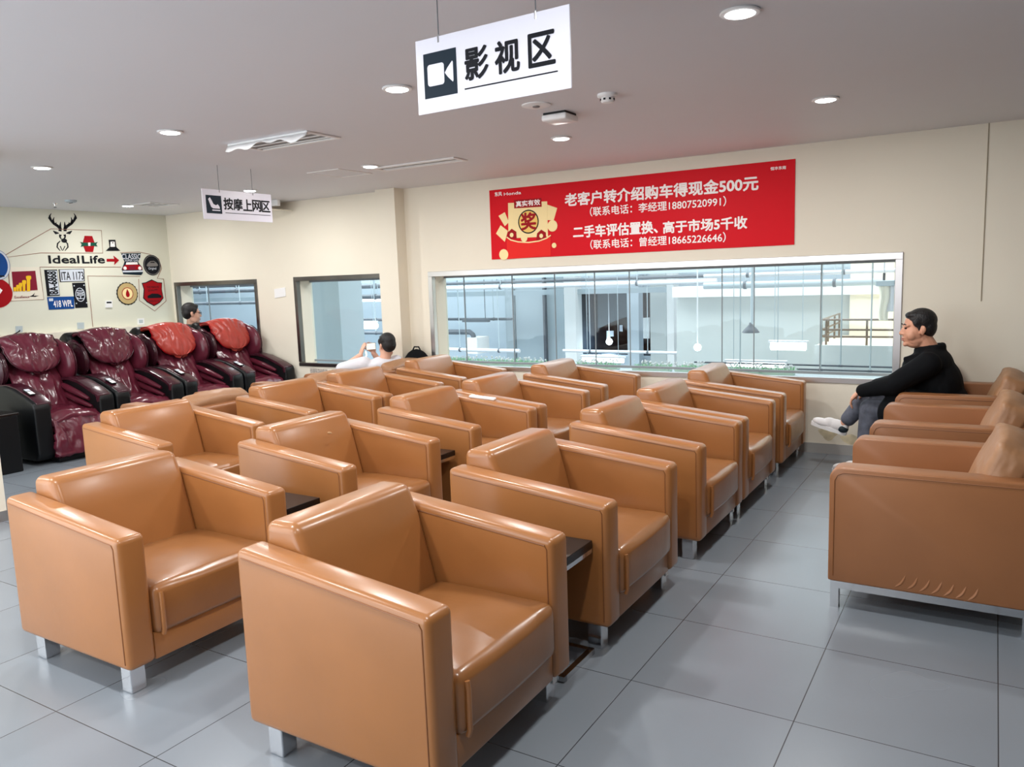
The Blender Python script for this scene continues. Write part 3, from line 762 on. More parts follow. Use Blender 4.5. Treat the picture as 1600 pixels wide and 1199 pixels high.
# cord outlines on the wall
t = wthing('wall_outline', 'thin brown outline on the poster wall framing the stag and lettering', 'wall decal', 600, 560)
def cord(pts, parent):
    w = [wl.at(*lw(*p), 0.003) for p in pts]
    return local(G().tube(w, 0.0035, 6).build('outline_line', 'cord'), parent)
cord([(-10, 520), (50, 535), (430, 315), (862, 328), (874, 522), (346, 520), (60, 556), (90, 930), (372, 916), (338, 640), (1028, 640)], t)
cord([(1024, 518), (1180, 512), (1270, 530), (1350, 570), (1376, 650), (1338, 738), (1392, 742)], t)
cord([(1192, 720), (746, 716), (790, 1150)], t)
cord([(1180, 742), (1186, 925), (1316, 1014), (1412, 930), (1392, 742)], t)
# pale paper on the pier between the two small windows
pr = Plane((0, YW, 0), (1, 0, 0), (0, 0, 1))
t = thing('wall_plate', 'blank white plate on the wall between the two small windows', 'wall plate', (*[pr.px(438, 458)[0]], YW, pr.px(438, 458)[1]))
q = [pr.px(x, y) for x, y in ((429, 452), (446, 449), (447, 463), (430, 466))]
local(poly(pr, q, 0, 0.008).build('plate', 'white', smooth=0), t)

# ================================================================== ARMCHAIRS
CD, CW, AT = 0.78, 0.83, 0.118
def armchair(name, label, cat):
    t = thing(name, label, cat)
    x0, x1 = -CD / 2, CD / 2
    y0, y1 = -CW / 2, CW / 2
    for s in (-1, 1):
        a, b = (y0, y0 + AT) if s < 0 else (y1 - AT, y1)
        g = G().prism([(x0, 0.112), (x1, 0.112), (x1, 0.632), (x0, 0.712)], 'y', a, b, 0.024, 4)
        arm = g.build('armrest', 'leather', t, smooth=35)
        # stitched seam along the outer top edge and down the front
        yo = a - 0.001 if s < 0 else b + 0.001
        for yy in (a - 0.0005, b + 0.0005):
            G().tube([(x0 + 0.03, yy, 0.684), (x1 - 0.034, yy, 0.6095), (x1 - 0.026, yy, 0.595), (x1 - 0.0245, yy, 0.14)], 0.0026, 5).build('seam', 'seam', arm)
    # backrest with a sloping front and soft top
    yb0, yb1 = y0 + AT - 0.004, y1 - AT + 0.004
    g = G().prism([(x0 + 0.01, 0.2), (x0 + 0.01, 0.772), (x0 + 0.155, 0.776), (x0 + 0.205, 0.66), (x0 + 0.285, 0.36), (x0 + 0.285, 0.2)], 'y', yb0, yb1, 0.034, 5)
    back = g.build('backrest', 'leather', t, smooth=35)
    G().box(x0, x0 + 0.07, y0 + AT, y1 - AT, 0.112, 0.69, 0.012, 2).build('back_panel', 'leather', t)
    # seat cushion: crowned top
    sx0, sx1 = x0 + 0.27, x1 + 0.008
    sy0, sy1 = y0 + AT + 0.002, y1 - AT - 0.002
    bm = bmesh.new(); bmesh.ops.create_cube(bm, size=1)
    for v in bm.verts: v.co = Vector(((sx0 + sx1) / 2 + v.co.x * (sx1 - sx0), (sy0 + sy1) / 2 + v.co.y * (sy1 - sy0), 0.31 + v.co.z * 0.2))
    bmesh.ops.bevel(bm, geom=list(bm.edges), offset=0.034, segments=4, profile=0.5, affect='EDGES')
    bmesh.ops.subdivide_edges(bm, edges=[e for e in bm.edges if e.calc_length() > 0.25], cuts=7, use_grid_fill=True)
    for v in bm.verts:
        if v.co.z > 0.395:
            u = (v.co.x - sx0) / (sx1 - sx0); w = (v.co.y - sy0) / (sy1 - sy0)
            v.co.z += 0.03 * max(0, math.sin(PI * u)) * max(0, math.sin(PI * w)) + 0.004 * noise.noise(v.co * 9)
        elif v.co.x > sx1 - 0.004:
            w = (v.co.y - sy0) / (sy1 - sy0); v.co.x += 0.01 * max(0, math.sin(PI * w))
    g = G(); g.bm.free(); g.bm = bm
    seat = g.build('seat_cushion', 'leather_seat', t, smooth=50)
    G().tube([(sx1 + 0.004, sy0 + 0.030, 0.385), (sx1 + 0.009, sy0 + 0.028, 0.36), (sx1 + 0.009, sy0 + 0.028, 0.235), (sx1 + 0.002, sy0 + 0.028, 0.214)], 0.009, 8).build('welt', 'leather', seat)
    G().box(x0 + 0.05, x1 - 0.012, y0 + AT, y1 - AT, 0.112, 0.222, 0.008, 2).build('seat_rail', 'leather', t)
    tg = G().box(x1 - 0.050, x1 - 0.047, y1 - 0.060, y1 - 0.032, 0.058, 0.116)  # small white strip below the seat by one front leg
    tg.build('white_strip', 'white', t, smooth=0)
    for sx in (-1, 1):
        for sy in (-1, 1):
            cx = sx * (CD / 2 - 0.085); cy = sy * (CW / 2 - 0.065)
            G().box(cx - 0.032, cx + 0.032, cy - 0.032, cy + 0.032, 0.0, 0.114, 0.003, 1).build('leg', 'chrome', t, smooth=0)
    return t
FA, FB, FC = -0.15, -1.60, -3.07       # front planes of the three rows
rows = [
 (FA, -1.63, 'tan leather armchair nearest the camera, at the near end of the aisle row'),
 (FA, -0.46, 'tan leather armchair second along the aisle, behind the black side table'),
 (FA, 0.71, 'brown leather armchair third along the aisle, arm to arm with the fourth'),
 (FA, 1.57, 'brown leather armchair fourth along the aisle, just before the last one'),
 (FA, 2.62, 'dark brown leather armchair last along the aisle, against the window wall'),
 (FB, -1.62, 'tan leather armchair nearest the left edge, near end of the middle row'),
 (FB, -0.43, 'tan leather armchair second in the middle row, pale scuff on its backrest'),
 (FB, 0.72, 'brown leather armchair in the middle row with a white remote on its arm'),
 (FB, 1.58, 'brown leather armchair fourth in the middle row, right behind the remote'),
 (FB, 2.65, 'dark brown leather armchair at the far end of the middle row, under the banner'),
 (FC, -0.44, 'tan leather armchair at the near end of the back row, by the massage chairs'),
 (FC, 0.77, 'brown leather armchair second in the back row, arm to arm with the third'),
 (FC, 1.62, 'brown leather armchair third in the back row, before the person in white'),
 (FC, 2.70, 'dark brown leather armchair at the far end of the back row by the wide window'),
]
base = None
CH = []
for (fx, y0, lab) in rows:
    if base is None: c = base = armchair('armchair', lab, 'armchair')
    else: c = copy_tree(base)
    c['label'] = lab; c['group'] = 'leather armchairs in three rows'
    c.location = (fx - CD / 2, y0 + CW / 2, 0)
    CH.append(c)
# pale scuff on one backrest
p = on_x(515, 677, FB - CD + 0.242) - CH[6].location
M['scuff'] = mat('pale_scuff', srgb(226, 186, 140), 0.6)
G().ball((p.x, p.y, p.z), (0.003, 0.022, 0.008), Matrix.Rotation(0.26, 3, 'Y') @ Matrix.Rotation(-0.35, 3, 'X'), 12, 8).build('scuff', 'scuff', CH[6])
# ------------------------------------------------------------------ side tables
def side_table(name, label):
    t = thing(name, label, 'side table', (0, 0, 0), 0, 'black side tables between the armchairs')
    d, w = 0.56, 0.27
    G().box(-d / 2, d / 2, -w / 2, w / 2, 0.452, 0.485, 0.002, 1).build('table_top', 'black', t, smooth=0)
    f = G()
    f.box(d / 2 - 0.02, d / 2 + 0.002, -w / 2 + .01, w / 2 - .01, 0.436, 0.454); f.box(-d / 2, -d / 2 + 0.02, -w / 2 + .01, w / 2 - .01, 0.436, 0.452)
    f.box(-d / 2 + .005, d / 2 - .005, -w / 2 + .012, -w / 2 + .03, 0.437, 0.453); f.box(-d / 2 + .005, d / 2 - .005, w / 2 - .03, w / 2 - .012, 0.437, 0.453)
    f.build('top_rail', 'chrome', t, smooth=0)
    for sx in (-1, 1):
        b = G()
        b.box(sx * (d / 2 - 0.012) - 0.012, sx * (d / 2 - 0.012) + 0.012, -w / 2, w / 2, 0.0, 0.024)
        b.build('base_bar', 'chrome', t, smooth=0)
        for sy in (-1, 1):
            cx = sx * (d / 2 - 0.03); cy = sy * (w / 2 - 0.012)
            if sx < 0: G().box(cx - 0.012, cx + 0.012, cy - 0.012, cy + 0.012, 0.0, 0.452).build('leg', 'chrome', t, smooth=0)
    for sy in (-1, 1):
        cy = sy * (w / 2 - 0.012)
        G().box(-d / 2, d / 2, cy - 0.012, cy + 0.012, 0.0, 0.024).build('base_bar', 'chrome', t, smooth=0)
    G().box(-d / 2 + 0.02, d / 2 - 0.16, -0.006, 0.006, 0.024, 0.452).build('panel', 'black', t, smooth=0)
    return t
tb = None
for (fx, yc, lab, sc) in (
        (FA - 0.065, -0.605, 'black side table with chrome base between the two nearest aisle armchairs', 1),
        (FB - 0.12, -0.61, 'black side table between the two nearest armchairs of the middle row', 1),
        (FB - 0.12, 0.56, 'black side table beside the remote-bearing armchair of the middle row', 1),
        (FA - 0.09, 2.51, 'narrow black side table between the last two aisle armchairs', 0.62)):
    t = side_table('side_table', lab) if tb is None else copy_tree(tb)
    tb = tb or t
    t['label'] = lab; t.location = (fx - 0.28, yc, 0); t.scale = (1, sc, 1)
# white sticker tag under the nearest table edge
# ------------------------------------------------------------------ remote control
c = Vector((-2.05, 1.45, 0))
t = thing('remote_control', 'white remote control lying on an armrest in the middle row', 'remote control', (-2.03, 1.49, 0.6755), math.radians(12))
mx = Matrix.Rotation(math.radians(5.6), 4, 'Y')
G().box(-0.10, 0.10, -0.024, 0.024, 0, 0.019, 0.007, 3, mx).build('body', 'white', t)
for k in range(5):
    for j in (-1, 1):
        G().box(-0.075 + k * 0.026, -0.063 + k * 0.026, j * 0.010 - 0.005, j * 0.010 + 0.005, 0.0185, 0.0205, 0, 1, mx).build('button', 'silver', t, smooth=0)

# ------------------------------------------------------------------ sofa-style chairs with loose cushions (face -X)
ED, EW, ET = 0.80, 0.80, 0.125
def cushion_mesh(w, seed, hgt=0.38, thick=0.15):
    bm = bmesh.new(); bmesh.ops.create_cube(bm, size=1)
    for v in bm.verts: v.co = Vector((v.co.x * thick, v.co.y * w, v.co.z * hgt))
    bmesh.ops.bevel(bm, geom=list(bm.edges), offset=0.022, segments=2, profile=0.5, affect='EDGES')
    bmesh.ops.subdivide_edges(bm, edges=[e for e in bm.edges if e.calc_length() > 0.1], cuts=15, use_grid_fill=True)
    for v in bm.verts:
        a = v.co.y / (w / 2); b = v.co.z / (hgt / 2); c = v.co.x / (thick / 2)
        ea = max(0, 1 - a * a); eb = max(0, 1 - b * b); ec = max(0, 1 - c * c)
        n = wrinkle((a * 1.5, b * 2.2, c), 0.016, 3.0, seed) - 0.008
        v.co.x += c * 0.022 * ea * eb + n * 0.6 * c
        v.co.z += b * 0.018 * ea * ec + n * 0.35 * (1 if b > 0.8 else 0) - 0.02 * (b > 0) * a * a
        v.co.y += a * 0.022 * eb * ec + n * 0.7 * a * ec
    g = G(); g.bm.free(); g.bm = bm
    return g
def wrinkle(p, amp, sc, seed):
    q = Vector((p[0] * sc + seed, p[1] * sc * 0.6, p[2] * sc * 0.35 + seed))
    n = noise.noise(q) * 0.6 + (1 - abs(noise.noise(q * 1.9 + Vector((5, 1, 2))))) * 0.55
    return amp * n
def lounge_chair(name, label):
    t = thing(name, label, 'armchair')
    x0, x1 = -ED / 2, ED / 2           # front is at x0 (faces -X)
    y0, y1 = -EW / 2, EW / 2
    for s in (-1, 1):
        a, b = (y0, y0 + ET) if s < 0 else (y1 - ET, y1)
        rr = 0.05
        prof = [(x0, 0.125), (x1, 0.125), (x1, 0.655)] + [(x0 + rr - rr * math.sin(q), 0.655 - rr + rr * math.cos(q)) for q in [PI / 2 * k / 5 for k in range(6)]]
        arm = G().prism(prof, 'y', a, b, 0.02, 3).build('armrest', 'leather2', t, smooth=35)
        yy = a - 0.0004 if s < 0 else b + 0.0004
        G().tube([(x0 + 0.022, yy, 0.15), (x0 + 0.022, yy, 0.595), (x0 + 0.034, yy, 0.620), (x0 + 0.06, yy, 0.633), (x1 - 0.022, yy, 0.634)], 0.0025, 5).build('seam', 'seam', arm)
    G().box(x1 - 0.115, x1, y0 + ET, y1 - ET, 0.125, 0.645, 0.03, 4).build('back_frame', 'leather2', t, smooth=35)
    G().box(x0 + 0.03, x1 - 0.1, y0 + ET, y1 - ET, 0.125, 0.27, 0.01, 2).build('seat_base', 'leather2', t)
    G().box(x0 - 0.022, x1 - 0.11, y0 + ET + 0.002, y1 - ET - 0.002, 0.272, 0.45, 0.05, 5).build('seat_cushion', 'leather2', t, smooth=50)
    g = cushion_mesh(EW - 2 * ET + 0.03, 3.0)
    mx = Matrix.Translation((x1 - 0.155, 0, 0.60)) @ Matrix.Rotation(math.radians(23), 4, 'Y')
    g.bm.transform(mx)
    g.build('back_cushion', 'cushion', t, smooth=60)
    # flat steel sled frame
    for s in (-1, 1):
        cy = s * (EW / 2 - 0.022)
        f = G()
        f.box(x0 + 0.012, x1 - 0.012, cy - 0.022, cy + 0.022, 0.092, 0.126)
        f.build('side_rail', 'chrome', t, smooth=0)
        for cx in (x0 + 0.03, x1 - 0.03):
            G().box(cx - 0.018, cx + 0.018, cy - 0.022, cy + 0.022, 0.0, 0.092).build('leg', 'chrome', t, smooth=0)
    return t
e0 = None
for (x0, y0, lab) in (
        (0.53, 0.44, 'chestnut leather chair with a plump cushion at the right edge, nearest the camera'),
        (0.55, 1.60, 'chestnut leather chair with a plump cushion, middle of the right-hand three'),
        (0.57, 2.74, 'chestnut leather chair the person in black sits on, against the window wall'),
        (-4.80, 0.42, 'leather chair turned to the massage chairs, back showing behind the near back-row chairs'),
        (-4.80, 1.72, 'leather chair turned to the massage chairs, back showing left of the person in white'),
        (-4.80, 2.76, 'leather chair the person in white sits on, brown cushion behind the shoulder')):
    t = lounge_chair('lounge_chair', lab) if e0 is None else copy_tree(e0)
    e0 = e0 or t
    t['label'] = lab; t['group'] = 'leather chairs with loose cushions'
    t.location = (x0 + ED / 2, y0 + EW / 2, 0)
    if x0 == 0.53:      # slack folds low on the near side panel
        for i in range(7):
            fx = 1392 + i * 19; q = []
            for k in range(9):
                u = k / 8; w_ = on_y(fx + 24 * u + 5 * math.sin(u * PI), 919 + (fx - 1392) * 0.185 - 26 * u + 5 * math.sin(u * PI), y0)
                q.append((w_.x - t.location.x, -EW / 2 + 0.0055, w_.z))
            G().tube(q, [0.002 + 0.0068 * math.sin(PI * (k + 0.5) / 9) for k in range(9)], 8).build('fold', 'leather2', t)
    if x0 < 0:
        for ch in kids(t):
            if ch.name.startswith('back_cushion'): ch.location = (-0.02, 0, -0.06)

# ================================================================== MASSAGE CHAIRS (face +X)
def wrinkle(p, amp, sc, seed):
    q = Vector((p[0] * sc + seed, p[1] * sc * 0.6, p[2] * sc * 0.35 + seed))
    n = noise.noise(q) * 0.6 + (1 - abs(noise.noise(q * 1.9 + Vector((5, 1, 2))))) * 0.55
    return amp * n
def massage_chair(name, label, padmat, seed):
    t = thing(name, label, 'massage chair')
    W = 0.76
    # arm shells
    for s in (-1, 1):
        yo = s * (W / 2); yi = s * (W / 2 - 0.15)
        a, b = min(yo, yi), max(yo, yi)
        prof = [(-0.50, 0.04), (0.50, 0.04), (0.56, 0.10), (0.56, 0.53), (0.54, 0.575), (0.42, 0.625), (0.22, 0.69), (0.06, 0.715), (-0.12, 0.70), (-0.26, 0.62), (-0.40, 0.50), (-0.52, 0.40)]
        arm = G().prism(prof, 'y', a, b, 0.022, 3).build('armrest', 'blackp', t, smooth=40)
        # padded top strip following the slope
        top = [(0.548, 0.50), (0.546, 0.574), (0.42, 0.634), (0.22, 0.70), (0.06, 0.725), (-0.10, 0.712), (-0.24, 0.64)]
        low = [(-0.23, 0.61), (-0.09, 0.68), (0.06, 0.695), (0.21, 0.67), (0.40, 0.60), (0.51, 0.555), (0.52, 0.50)]
        yc0, yc1 = (a + 0.03, b + 0.014) if s < 0 else (a - 0.014, b - 0.03)
        G().prism(top + low, 'y', yc0, yc1, 0.009, 2).build('arm_pad', 'burgdark', arm, smooth=40)
        # squeeze pads on the inner side of the arm: stacked rolls
        for k, (z0, l0) in enumerate(((0.600, 0.40), (0.525, 0.44), (0.455, 0.42))):
            g = G(); yy = yi + (-s) * 0.012
            pts = [(-0.14, yy, z0 + 0.055), (0.02, yy - s * 0.012, z0 + 0.035), (0.20, yy - s * 0.015, z0 - 0.01), (l0, yy, z0 - 0.075)]
            pts2 = []
            for i in range(len(pts) - 1):
                for q in range(4): pts2.append(Vector(pts[i]).lerp(Vector(pts[i + 1]), q / 4))
            pts2.append(Vector(pts[-1]))
            n = len(pts2)
            g.tube(pts2, [0.008 + 0.026 * math.sin(PI * min(1, max(0.02, (i + 0.4) / n))) ** 0.6 for i in range(n)], 10)
            g.build('squeeze_pad', 'burg', arm)
        if s < 0:   # remote panel on the right arm
            mx = Matrix.Translation((0.36, (a + b) / 2 - 0.005, 0.662)) @ Matrix.Rotation(math.radians(19.5), 4, 'Y')
            pnl = G().box(-0.055, 0.075, -0.028, 0.028, 0, 0.010, 0.003, 2, mx).build('control_panel', 'blackp', arm)
            G().box(-0.045, 0.0, -0.022, 0.022, 0.010, 0.014, 0.002, 1, mx).build('display', 'silver', pnl, smooth=0)
            G().box(0.012, 0.068, -0.022, 0.022, 0.010, 0.014, 0.002, 1, mx).build('keypad', 'white', pnl, smooth=0)
    # base and shell behind
    G().box(-0.45, 0.40, -W / 2 + 0.15, W / 2 - 0.15, 0.03, 0.30, 0.02, 2).build('base', 'blackp', t)
    G().prism([(-0.52, 0.30), (-0.24, 0.30), (-0.20, 0.60), (-0.27, 0.95), (-0.33, 1.12), (-0.42, 1.145), (-0.52, 1.09), (-0.57, 0.8), (-0.57, 0.45)], 'y', -0.30, 0.30, 0.06, 4).build('back_shell', 'blackp', t, smooth=50)
    # shoulder wings
    for s in (-1, 1):
        g = G()
        wk = 1.0 if s > 0 else 0.84
        g.ball((-0.13 - 0.05 * (s < 0), s * 0.295, 0.86), (0.20 * wk, 0.075 * wk, 0.215 * wk), Matrix.Rotation(math.radians(-24), 3, 'Y'), 20, 14)
        g.ball((-0.21 - 0.05 * (s < 0), s * 0.29, 0.93), (0.15 * wk, 0.08 * wk, 0.17 * wk), None, 20, 14)
        wing = organic(g, 'shoulder_wing', 'burg' if s > 0 else 'burgdark', t, 0.014, 4)
        g = G(); ww = []
        for k in range(25):
            q = -1.9 + 3.6 * k / 24
            pnt = Matrix.Rotation(math.radians(-24), 3, 'Y') @ Vector((0.196 * math.cos(q), 0, 0.21 * math.sin(q)))
            ww.append(Vector((-0.13 - 0.05 * (s < 0), s * 0.295 + s * 0.026, 0.86)) + pnt * 0.99 * wk)
        g.tube(ww, 0.006, 6); g.build('piping', 'burgdark', wing)
    # back pad: wrinkled hanging cover
    def back(u, v):
        y = (u * 2 - 1) * (0.20 + 0.035 * math.sin(v * PI))
        z = 0.40 + v * 0.62
        x = 0.02 - 0.30 * v ** 1.25 + 0.10 * (1 - v) ** 2
        x += 0.045 * (1 - (u * 2 - 1) ** 2)
        x += wrinkle((u * 2.6, v * 1.6, y), 0.075, 3.0, seed) * (0.3 + 0.7 * math.sin(PI * u))
        return Vector((x, y, z))
    o = G().grid(back, 30, 34).build('back_pad', 'burg', t, smooth=80)
    m = o.modifiers.new('s', 'SOLIDIFY'); m.thickness = 0.03; m.offset = -1
    # head pillow draped over the top
    def pil(u, v):
        a = u * 2 - 1
        wv = 0.255 * math.sqrt(max(0.0, 1 - (max(0, (0.46 - v) / 0.46)) ** 2.3) + 0.0008) * (1 - 0.06 * max(0, v - .7) / .3)
        y = a * wv
        if v < 0.72:
            q = v / 0.72; z = 0.80 + 0.36 * q ; x = -0.015 - 0.20 * q ** 1.5
        else:
            q = (v - 0.72) / 0.28; z = 1.16 + 0.02 * math.sin(q * PI) - 0.06 * q * q; x = -0.215 - 0.24 * q
        puff = (1 - a * a) ** 0.6 * math.sin(PI * min(1, max(0, v * 0.75 + 0.12)))
        x += 0.06 * puff
        fold = wrinkle((a * 1.6 / (0.35 + abs(v - 0.5)), v * 1.6, a), 0.062, 2.4, seed + 9)
        x += fold * (0.3 + 0.7 * v); z += fold * 0.25 * v
        z -= 0.05 * a * a * v
        return Vector((x, y, z))
    o = G().grid(pil, 34, 34).build('head_pillow', padmat, t, smooth=80)
    m = o.modifiers.new('s', 'SOLIDIFY'); m.thickness = 0.035; m.offset = -1
    g = G(); pts = []
    for k in range(33):
        v = 1 - k / 16 if k <= 16 else (k - 16) / 16
        u = 0 if k <= 16 else 1
        pts.append(pil(u, 0.9 * v))
    g.tube(pts, 0.006, 6)
    g.build('pillow_piping', 'burgdark' if padmat == 'burg' else 'red2', o)
    # seat pad
    def seat(u, v):
        y = (u * 2 - 1) * 0.225; x = 0.05 + v * 0.50
        z = 0.43 - 0.02 * v + 0.03 * (1 - (u * 2 - 1) ** 2) - 0.07 * max(0, v - 0.85) / 0.15 * (v - 0.85) * 6
        z += wrinkle((u * 1.2, v * 3.2, x), 0.045, 2.6, seed + 4)
        return Vector((x, y, z))
    o = G().grid(seat, 22, 22).build('seat_pad', 'burg', t, smooth=80)
    m = o.modifiers.new('s', 'SOLIDIFY'); m.thickness = 0.08; m.offset = -1
    # leg rest with two calf wells
    def leg(u, v):
        y = (u * 2 - 1) * 0.225; z = 0.40 - v * 0.33; x = 0.50 + 0.10 * v + 0.05 * abs(math.cos(u * 2 * PI)) * math.sin(PI * (0.15 + 0.8 * v))
        x += wrinkle((u * 3, v * 1.2, y), 0.05, 2.8, seed + 2)
        return Vector((x, y, z))
    o = G().grid(leg, 26, 20).build('leg_rest', 'burg', t, smooth=80)
    m = o.modifiers.new('s', 'SOLIDIFY'); m.thickness = 0.09; m.offset = -1
    G().box(0.34, 0.56, -0.21, 0.21, 0.0, 0.10, 0.015, 2).build('foot_block', 'blackp', t)
    return t
MX = -6.70
cb = massage_chair('massage_chair', '', 'burg', 1.3)
cr_ = massage_chair('massage_chair', '', 'redpad', 4.1)
for k, (y0, src, lab) in enumerate((
        (0.44, cb, 'burgundy massage chair at the left, nearest the camera'),
        (1.22, None, 'burgundy massage chair second from the left, all-burgundy head pillow'),
        (2.00, cr_, 'burgundy massage chair third from the left with a bright red head pillow'),
        (2.78, None, 'burgundy massage chair nearest the window wall with a red head pillow'))):
    if src: t = src
    else: t = copy_tree(cb if k == 1 else cr_)
    t['label'] = lab; t['group'] = 'massage chairs along the poster wall'
    t.location = (MX, y0 + 0.39, 0)
# dark box at the left edge beside the first massage chair
t = thing('side_cabinet', 'low black cabinet at the left edge beside the first massage chair', 'cabinet', (-6.45, -0.02, 0))
G().box(-0.32, 0.32, -0.33, 0.32, 0.0, 0.50, 0.008, 2).build('body', 'blackp', t, smooth=0)
G().box(-0.33, 0.33, -0.34, 0.33, 0.50, 0.525, 0.004, 2).build('top', 'black', t, smooth=0)

# ================================================================== PEOPLE
def head_parts(t, c, yaw, pitch, skin, scale=1.0, hairlen=0.0, cheeks=0.0, look=None):
    """returns (function adding the head blobs to a body G, function building hair and face features). Local head frame: faces +X."""
    Rm = Matrix.Rotation(yaw, 3, 'Z') @ Matrix.Rotation(pitch, 3, 'Y')
    c = Vector(c)
    def P_(p): return c + Rm @ (Vector(p) * scale)
    def blob(g, p, r, n=18, rot=None):
        g.ball(P_(p), tuple(x * scale for x in r), Rm @ rot if rot else Rm, n, 12)
    def add(g):
        blob(g, (-0.012, 0, 0.035), (0.094, 0.076, 0.088))
        blob(g, (0.028, 0, -0.030), (0.068, 0.064 + cheeks * 0.5, 0.088))
        blob(g, (0.022, 0, -0.092 - cheeks * 0.4), (0.052, 0.046 + cheeks, 0.032))
        blob(g, (0.045, 0, -0.088), (0.042, 0.044, 0.030))
        blob(g, (0.078, 0, -0.100), (0.017, 0.022, 0.016))
        for s in (-1, 1):
            blob(g, (0.050, s * (0.036 + cheeks), -0.038), (0.034, 0.026, 0.036))
            blob(g, (0.074, s * 0.030, 0.026), (0.016, 0.026, 0.010))
            blob(g, (-0.006, s * 0.076, -0.010), (0.016, 0.009, 0.032))
            blob(g, (-0.016, s * 0.082, -0.002), (0.012, 0.006, 0.022))
            blob(g, (0.099, s * 0.011, -0.030), (0.009, 0.008, 0.008))
            blob(g, (0.02, s * 0.045, -0.075), (0.045, 0.018, 0.03))
        g.cap(P_((0.088, 0, 0.012)), P_((0.107, 0, -0.026)), 0.008 * scale, 0.0115 * scale, 10, 3)
        blob(g, (0.089, 0, -0.060), (0.012, 0.023, 0.007)); blob(g, (0.086, 0, -0.074), (0.012, 0.020, 0.007))
        blob(g, (0.078, 0, -0.066), (0.016, 0.024, 0.018))
    def features(shave=0.0):
        h = G()
        blob(h, (-0.022, 0, 0.052), (0.097, 0.083, 0.085)); blob(h, (-0.050, 0, 0.012), (0.066, 0.078, 0.083))
        blob(h, (0.026, 0, 0.092), (0.052, 0.062, 0.026)); blob(h, (0.052, 0, 0.086), (0.018, 0.050, 0.012))
        for s in (-1, 1):
            blob(h, (0.022, s * 0.070, 0.045), (0.028, 0.010, 0.034)); blob(h, (0.012, s * 0.074, 0.012), (0.010, 0.006, 0.026))
        organic(h, 'hair', 'hair', t, 0.007, 2)
        for s in (-1, 1):
            e = G(); e.tube([P_((0.082, s * 0.046, 0.030)), P_((0.090, s * 0.032, 0.036)), P_((0.091, s * 0.014, 0.032))], [0.002 * scale, 0.0042 * scale, 0.003 * scale], 8)
            e.build('eyebrow', 'hair', t)
            e = G(); e.ball(P_((0.0835, s * 0.030, 0.009)), (0.008 * scale, 0.012 * scale, 0.005 * scale), Rm); e.build('eye', 'ink', t)
        l = G(); l.ball(P_((0.0955, 0, -0.060)), (0.008 * scale, 0.020 * scale, 0.0045 * scale), Rm); l.ball(P_((0.093, 0, -0.071)), (0.008 * scale, 0.017 * scale, 0.005 * scale), Rm)
        l.build('lips', M['lips'], t)
    return add, features, P_
M['lips'] = mat('lips', srgb(168, 100, 92), 0.5)

def hand(g, wrist, palm_dir, palm_n, curl, size=1.0, spread=0.25, thumb_side=1):
    """five-fingered hand added to G. palm_dir: wrist to knuckles, palm_n: out of the palm."""
    d = Vector(palm_dir).normalized(); n = Vector(palm_n); n = (n - d * n.dot(d)).normalized(); s = d.cross(n) * thumb_side
    w = Vector(wrist)
    rot3 = Matrix((d, s, d.cross(s))).transposed()
    g.ball(w + d * 0.045 * size, (0.050 * size, 0.040 * size, 0.017 * size), rot3)
    g.ball(w + d * 0.065 * size, (0.030 * size, 0.042 * size, 0.015 * size), rot3)
    for i, (off, ln) in enumerate(((0.030, 0.072), (0.010, 0.080), (-0.011, 0.074), (-0.031, 0.058))):
        p = w + d * 0.080 * size + s * off * size
        dirn = (d + s * (off * spread * 10) * 0.4).normalized()
        r = 0.0088 * size if i < 3 else 0.0075 * size
        segs = [0.45, 0.32, 0.23]; ang = 0.0
        for k, f in enumerate(segs):
            ang += curl[i] if not isinstance(curl, (int, float)) else curl
            q = p + (dirn * math.cos(ang) + n * math.sin(ang)) * ln * f * size
            g.cap(p, q, r, r * 0.92, 10, 2); p = q; r *= 0.92
    p = w + d * 0.030 * size + s * 0.034 * size; td = (d * 0.6 + s * 0.75 + n * 0.25).normalized()
    for k, ln in enumerate((0.036, 0.030, 0.024)):
        q = p + td * ln * size; g.cap(p, q, (0.0115 - 0.001 * k) * size, (0.0105 - 0.001 * k) * size, 10, 2); p = q
        td = (td + d * 0.35 + n * 0.25).normalized()

# ---- person in black on the chair by the window
t = thing('person', 'person in a black jacket sitting with crossed legs by the window, looking left', 'person', (0.62, 3.1, 0))
head_c = (0.672, 3.10, 1.082)
add, feats, HP = head_parts(t, head_c, PI + 0.34, math.radians(2), 'skin', 1.08, cheeks=0.012)
g = G(); add(g)
g.cap((0.695, 3.11, 1.02), (0.765, 3.13, 0.88), 0.066, 0.076)
# inner body under the clothes
g.ball((0.80, 3.12, 0.72), (0.10, 0.15, 0.22)); g.ball((0.88, 3.12, 0.53), (0.12, 0.15, 0.12))
for s in (-1, 1):
    g.cap((0.78, 3.12 + s * 0.14, 0.86), (0.77, 3.12 + s * 0.06, 0.88), 0.05, 0.05)
NS, NE, NWR = Vector((0.755, 2.925, 0.845)), Vector((0.545, 2.875, 0.700)), Vector((0.325, 2.945, 0.635))
FS, FE, FWR = Vector((0.755, 3.305, 0.845)), Vector((0.60, 3.33, 0.68)), Vector((0.40, 3.13, 0.655))
for a, b, c in ((NS, NE, NWR), (FS, FE, FWR)):
    g.cap(a, b, 0.045, 0.038); g.cap(b, c, 0.036, 0.024)
hand(g, NWR + Vector((-0.008, 0, 0)), (-0.62, 0.12, -0.72), (0.72, 0.12, -0.6), (0.35, 0.38, 0.42, 0.45), 1.0, 0.2, -1)
hand(g, FWR, (-0.7, -0.35, -0.35), (0.1, -0.2, -1), (0.3, 0.3, 0.3, 0.35), 1.0, 0.2, 1)
NH, NK, NA = Vector((0.84, 3.02, 0.50)), Vector((0.385, 2.99, 0.50)), Vector((0.345, 2.988, 0.10))
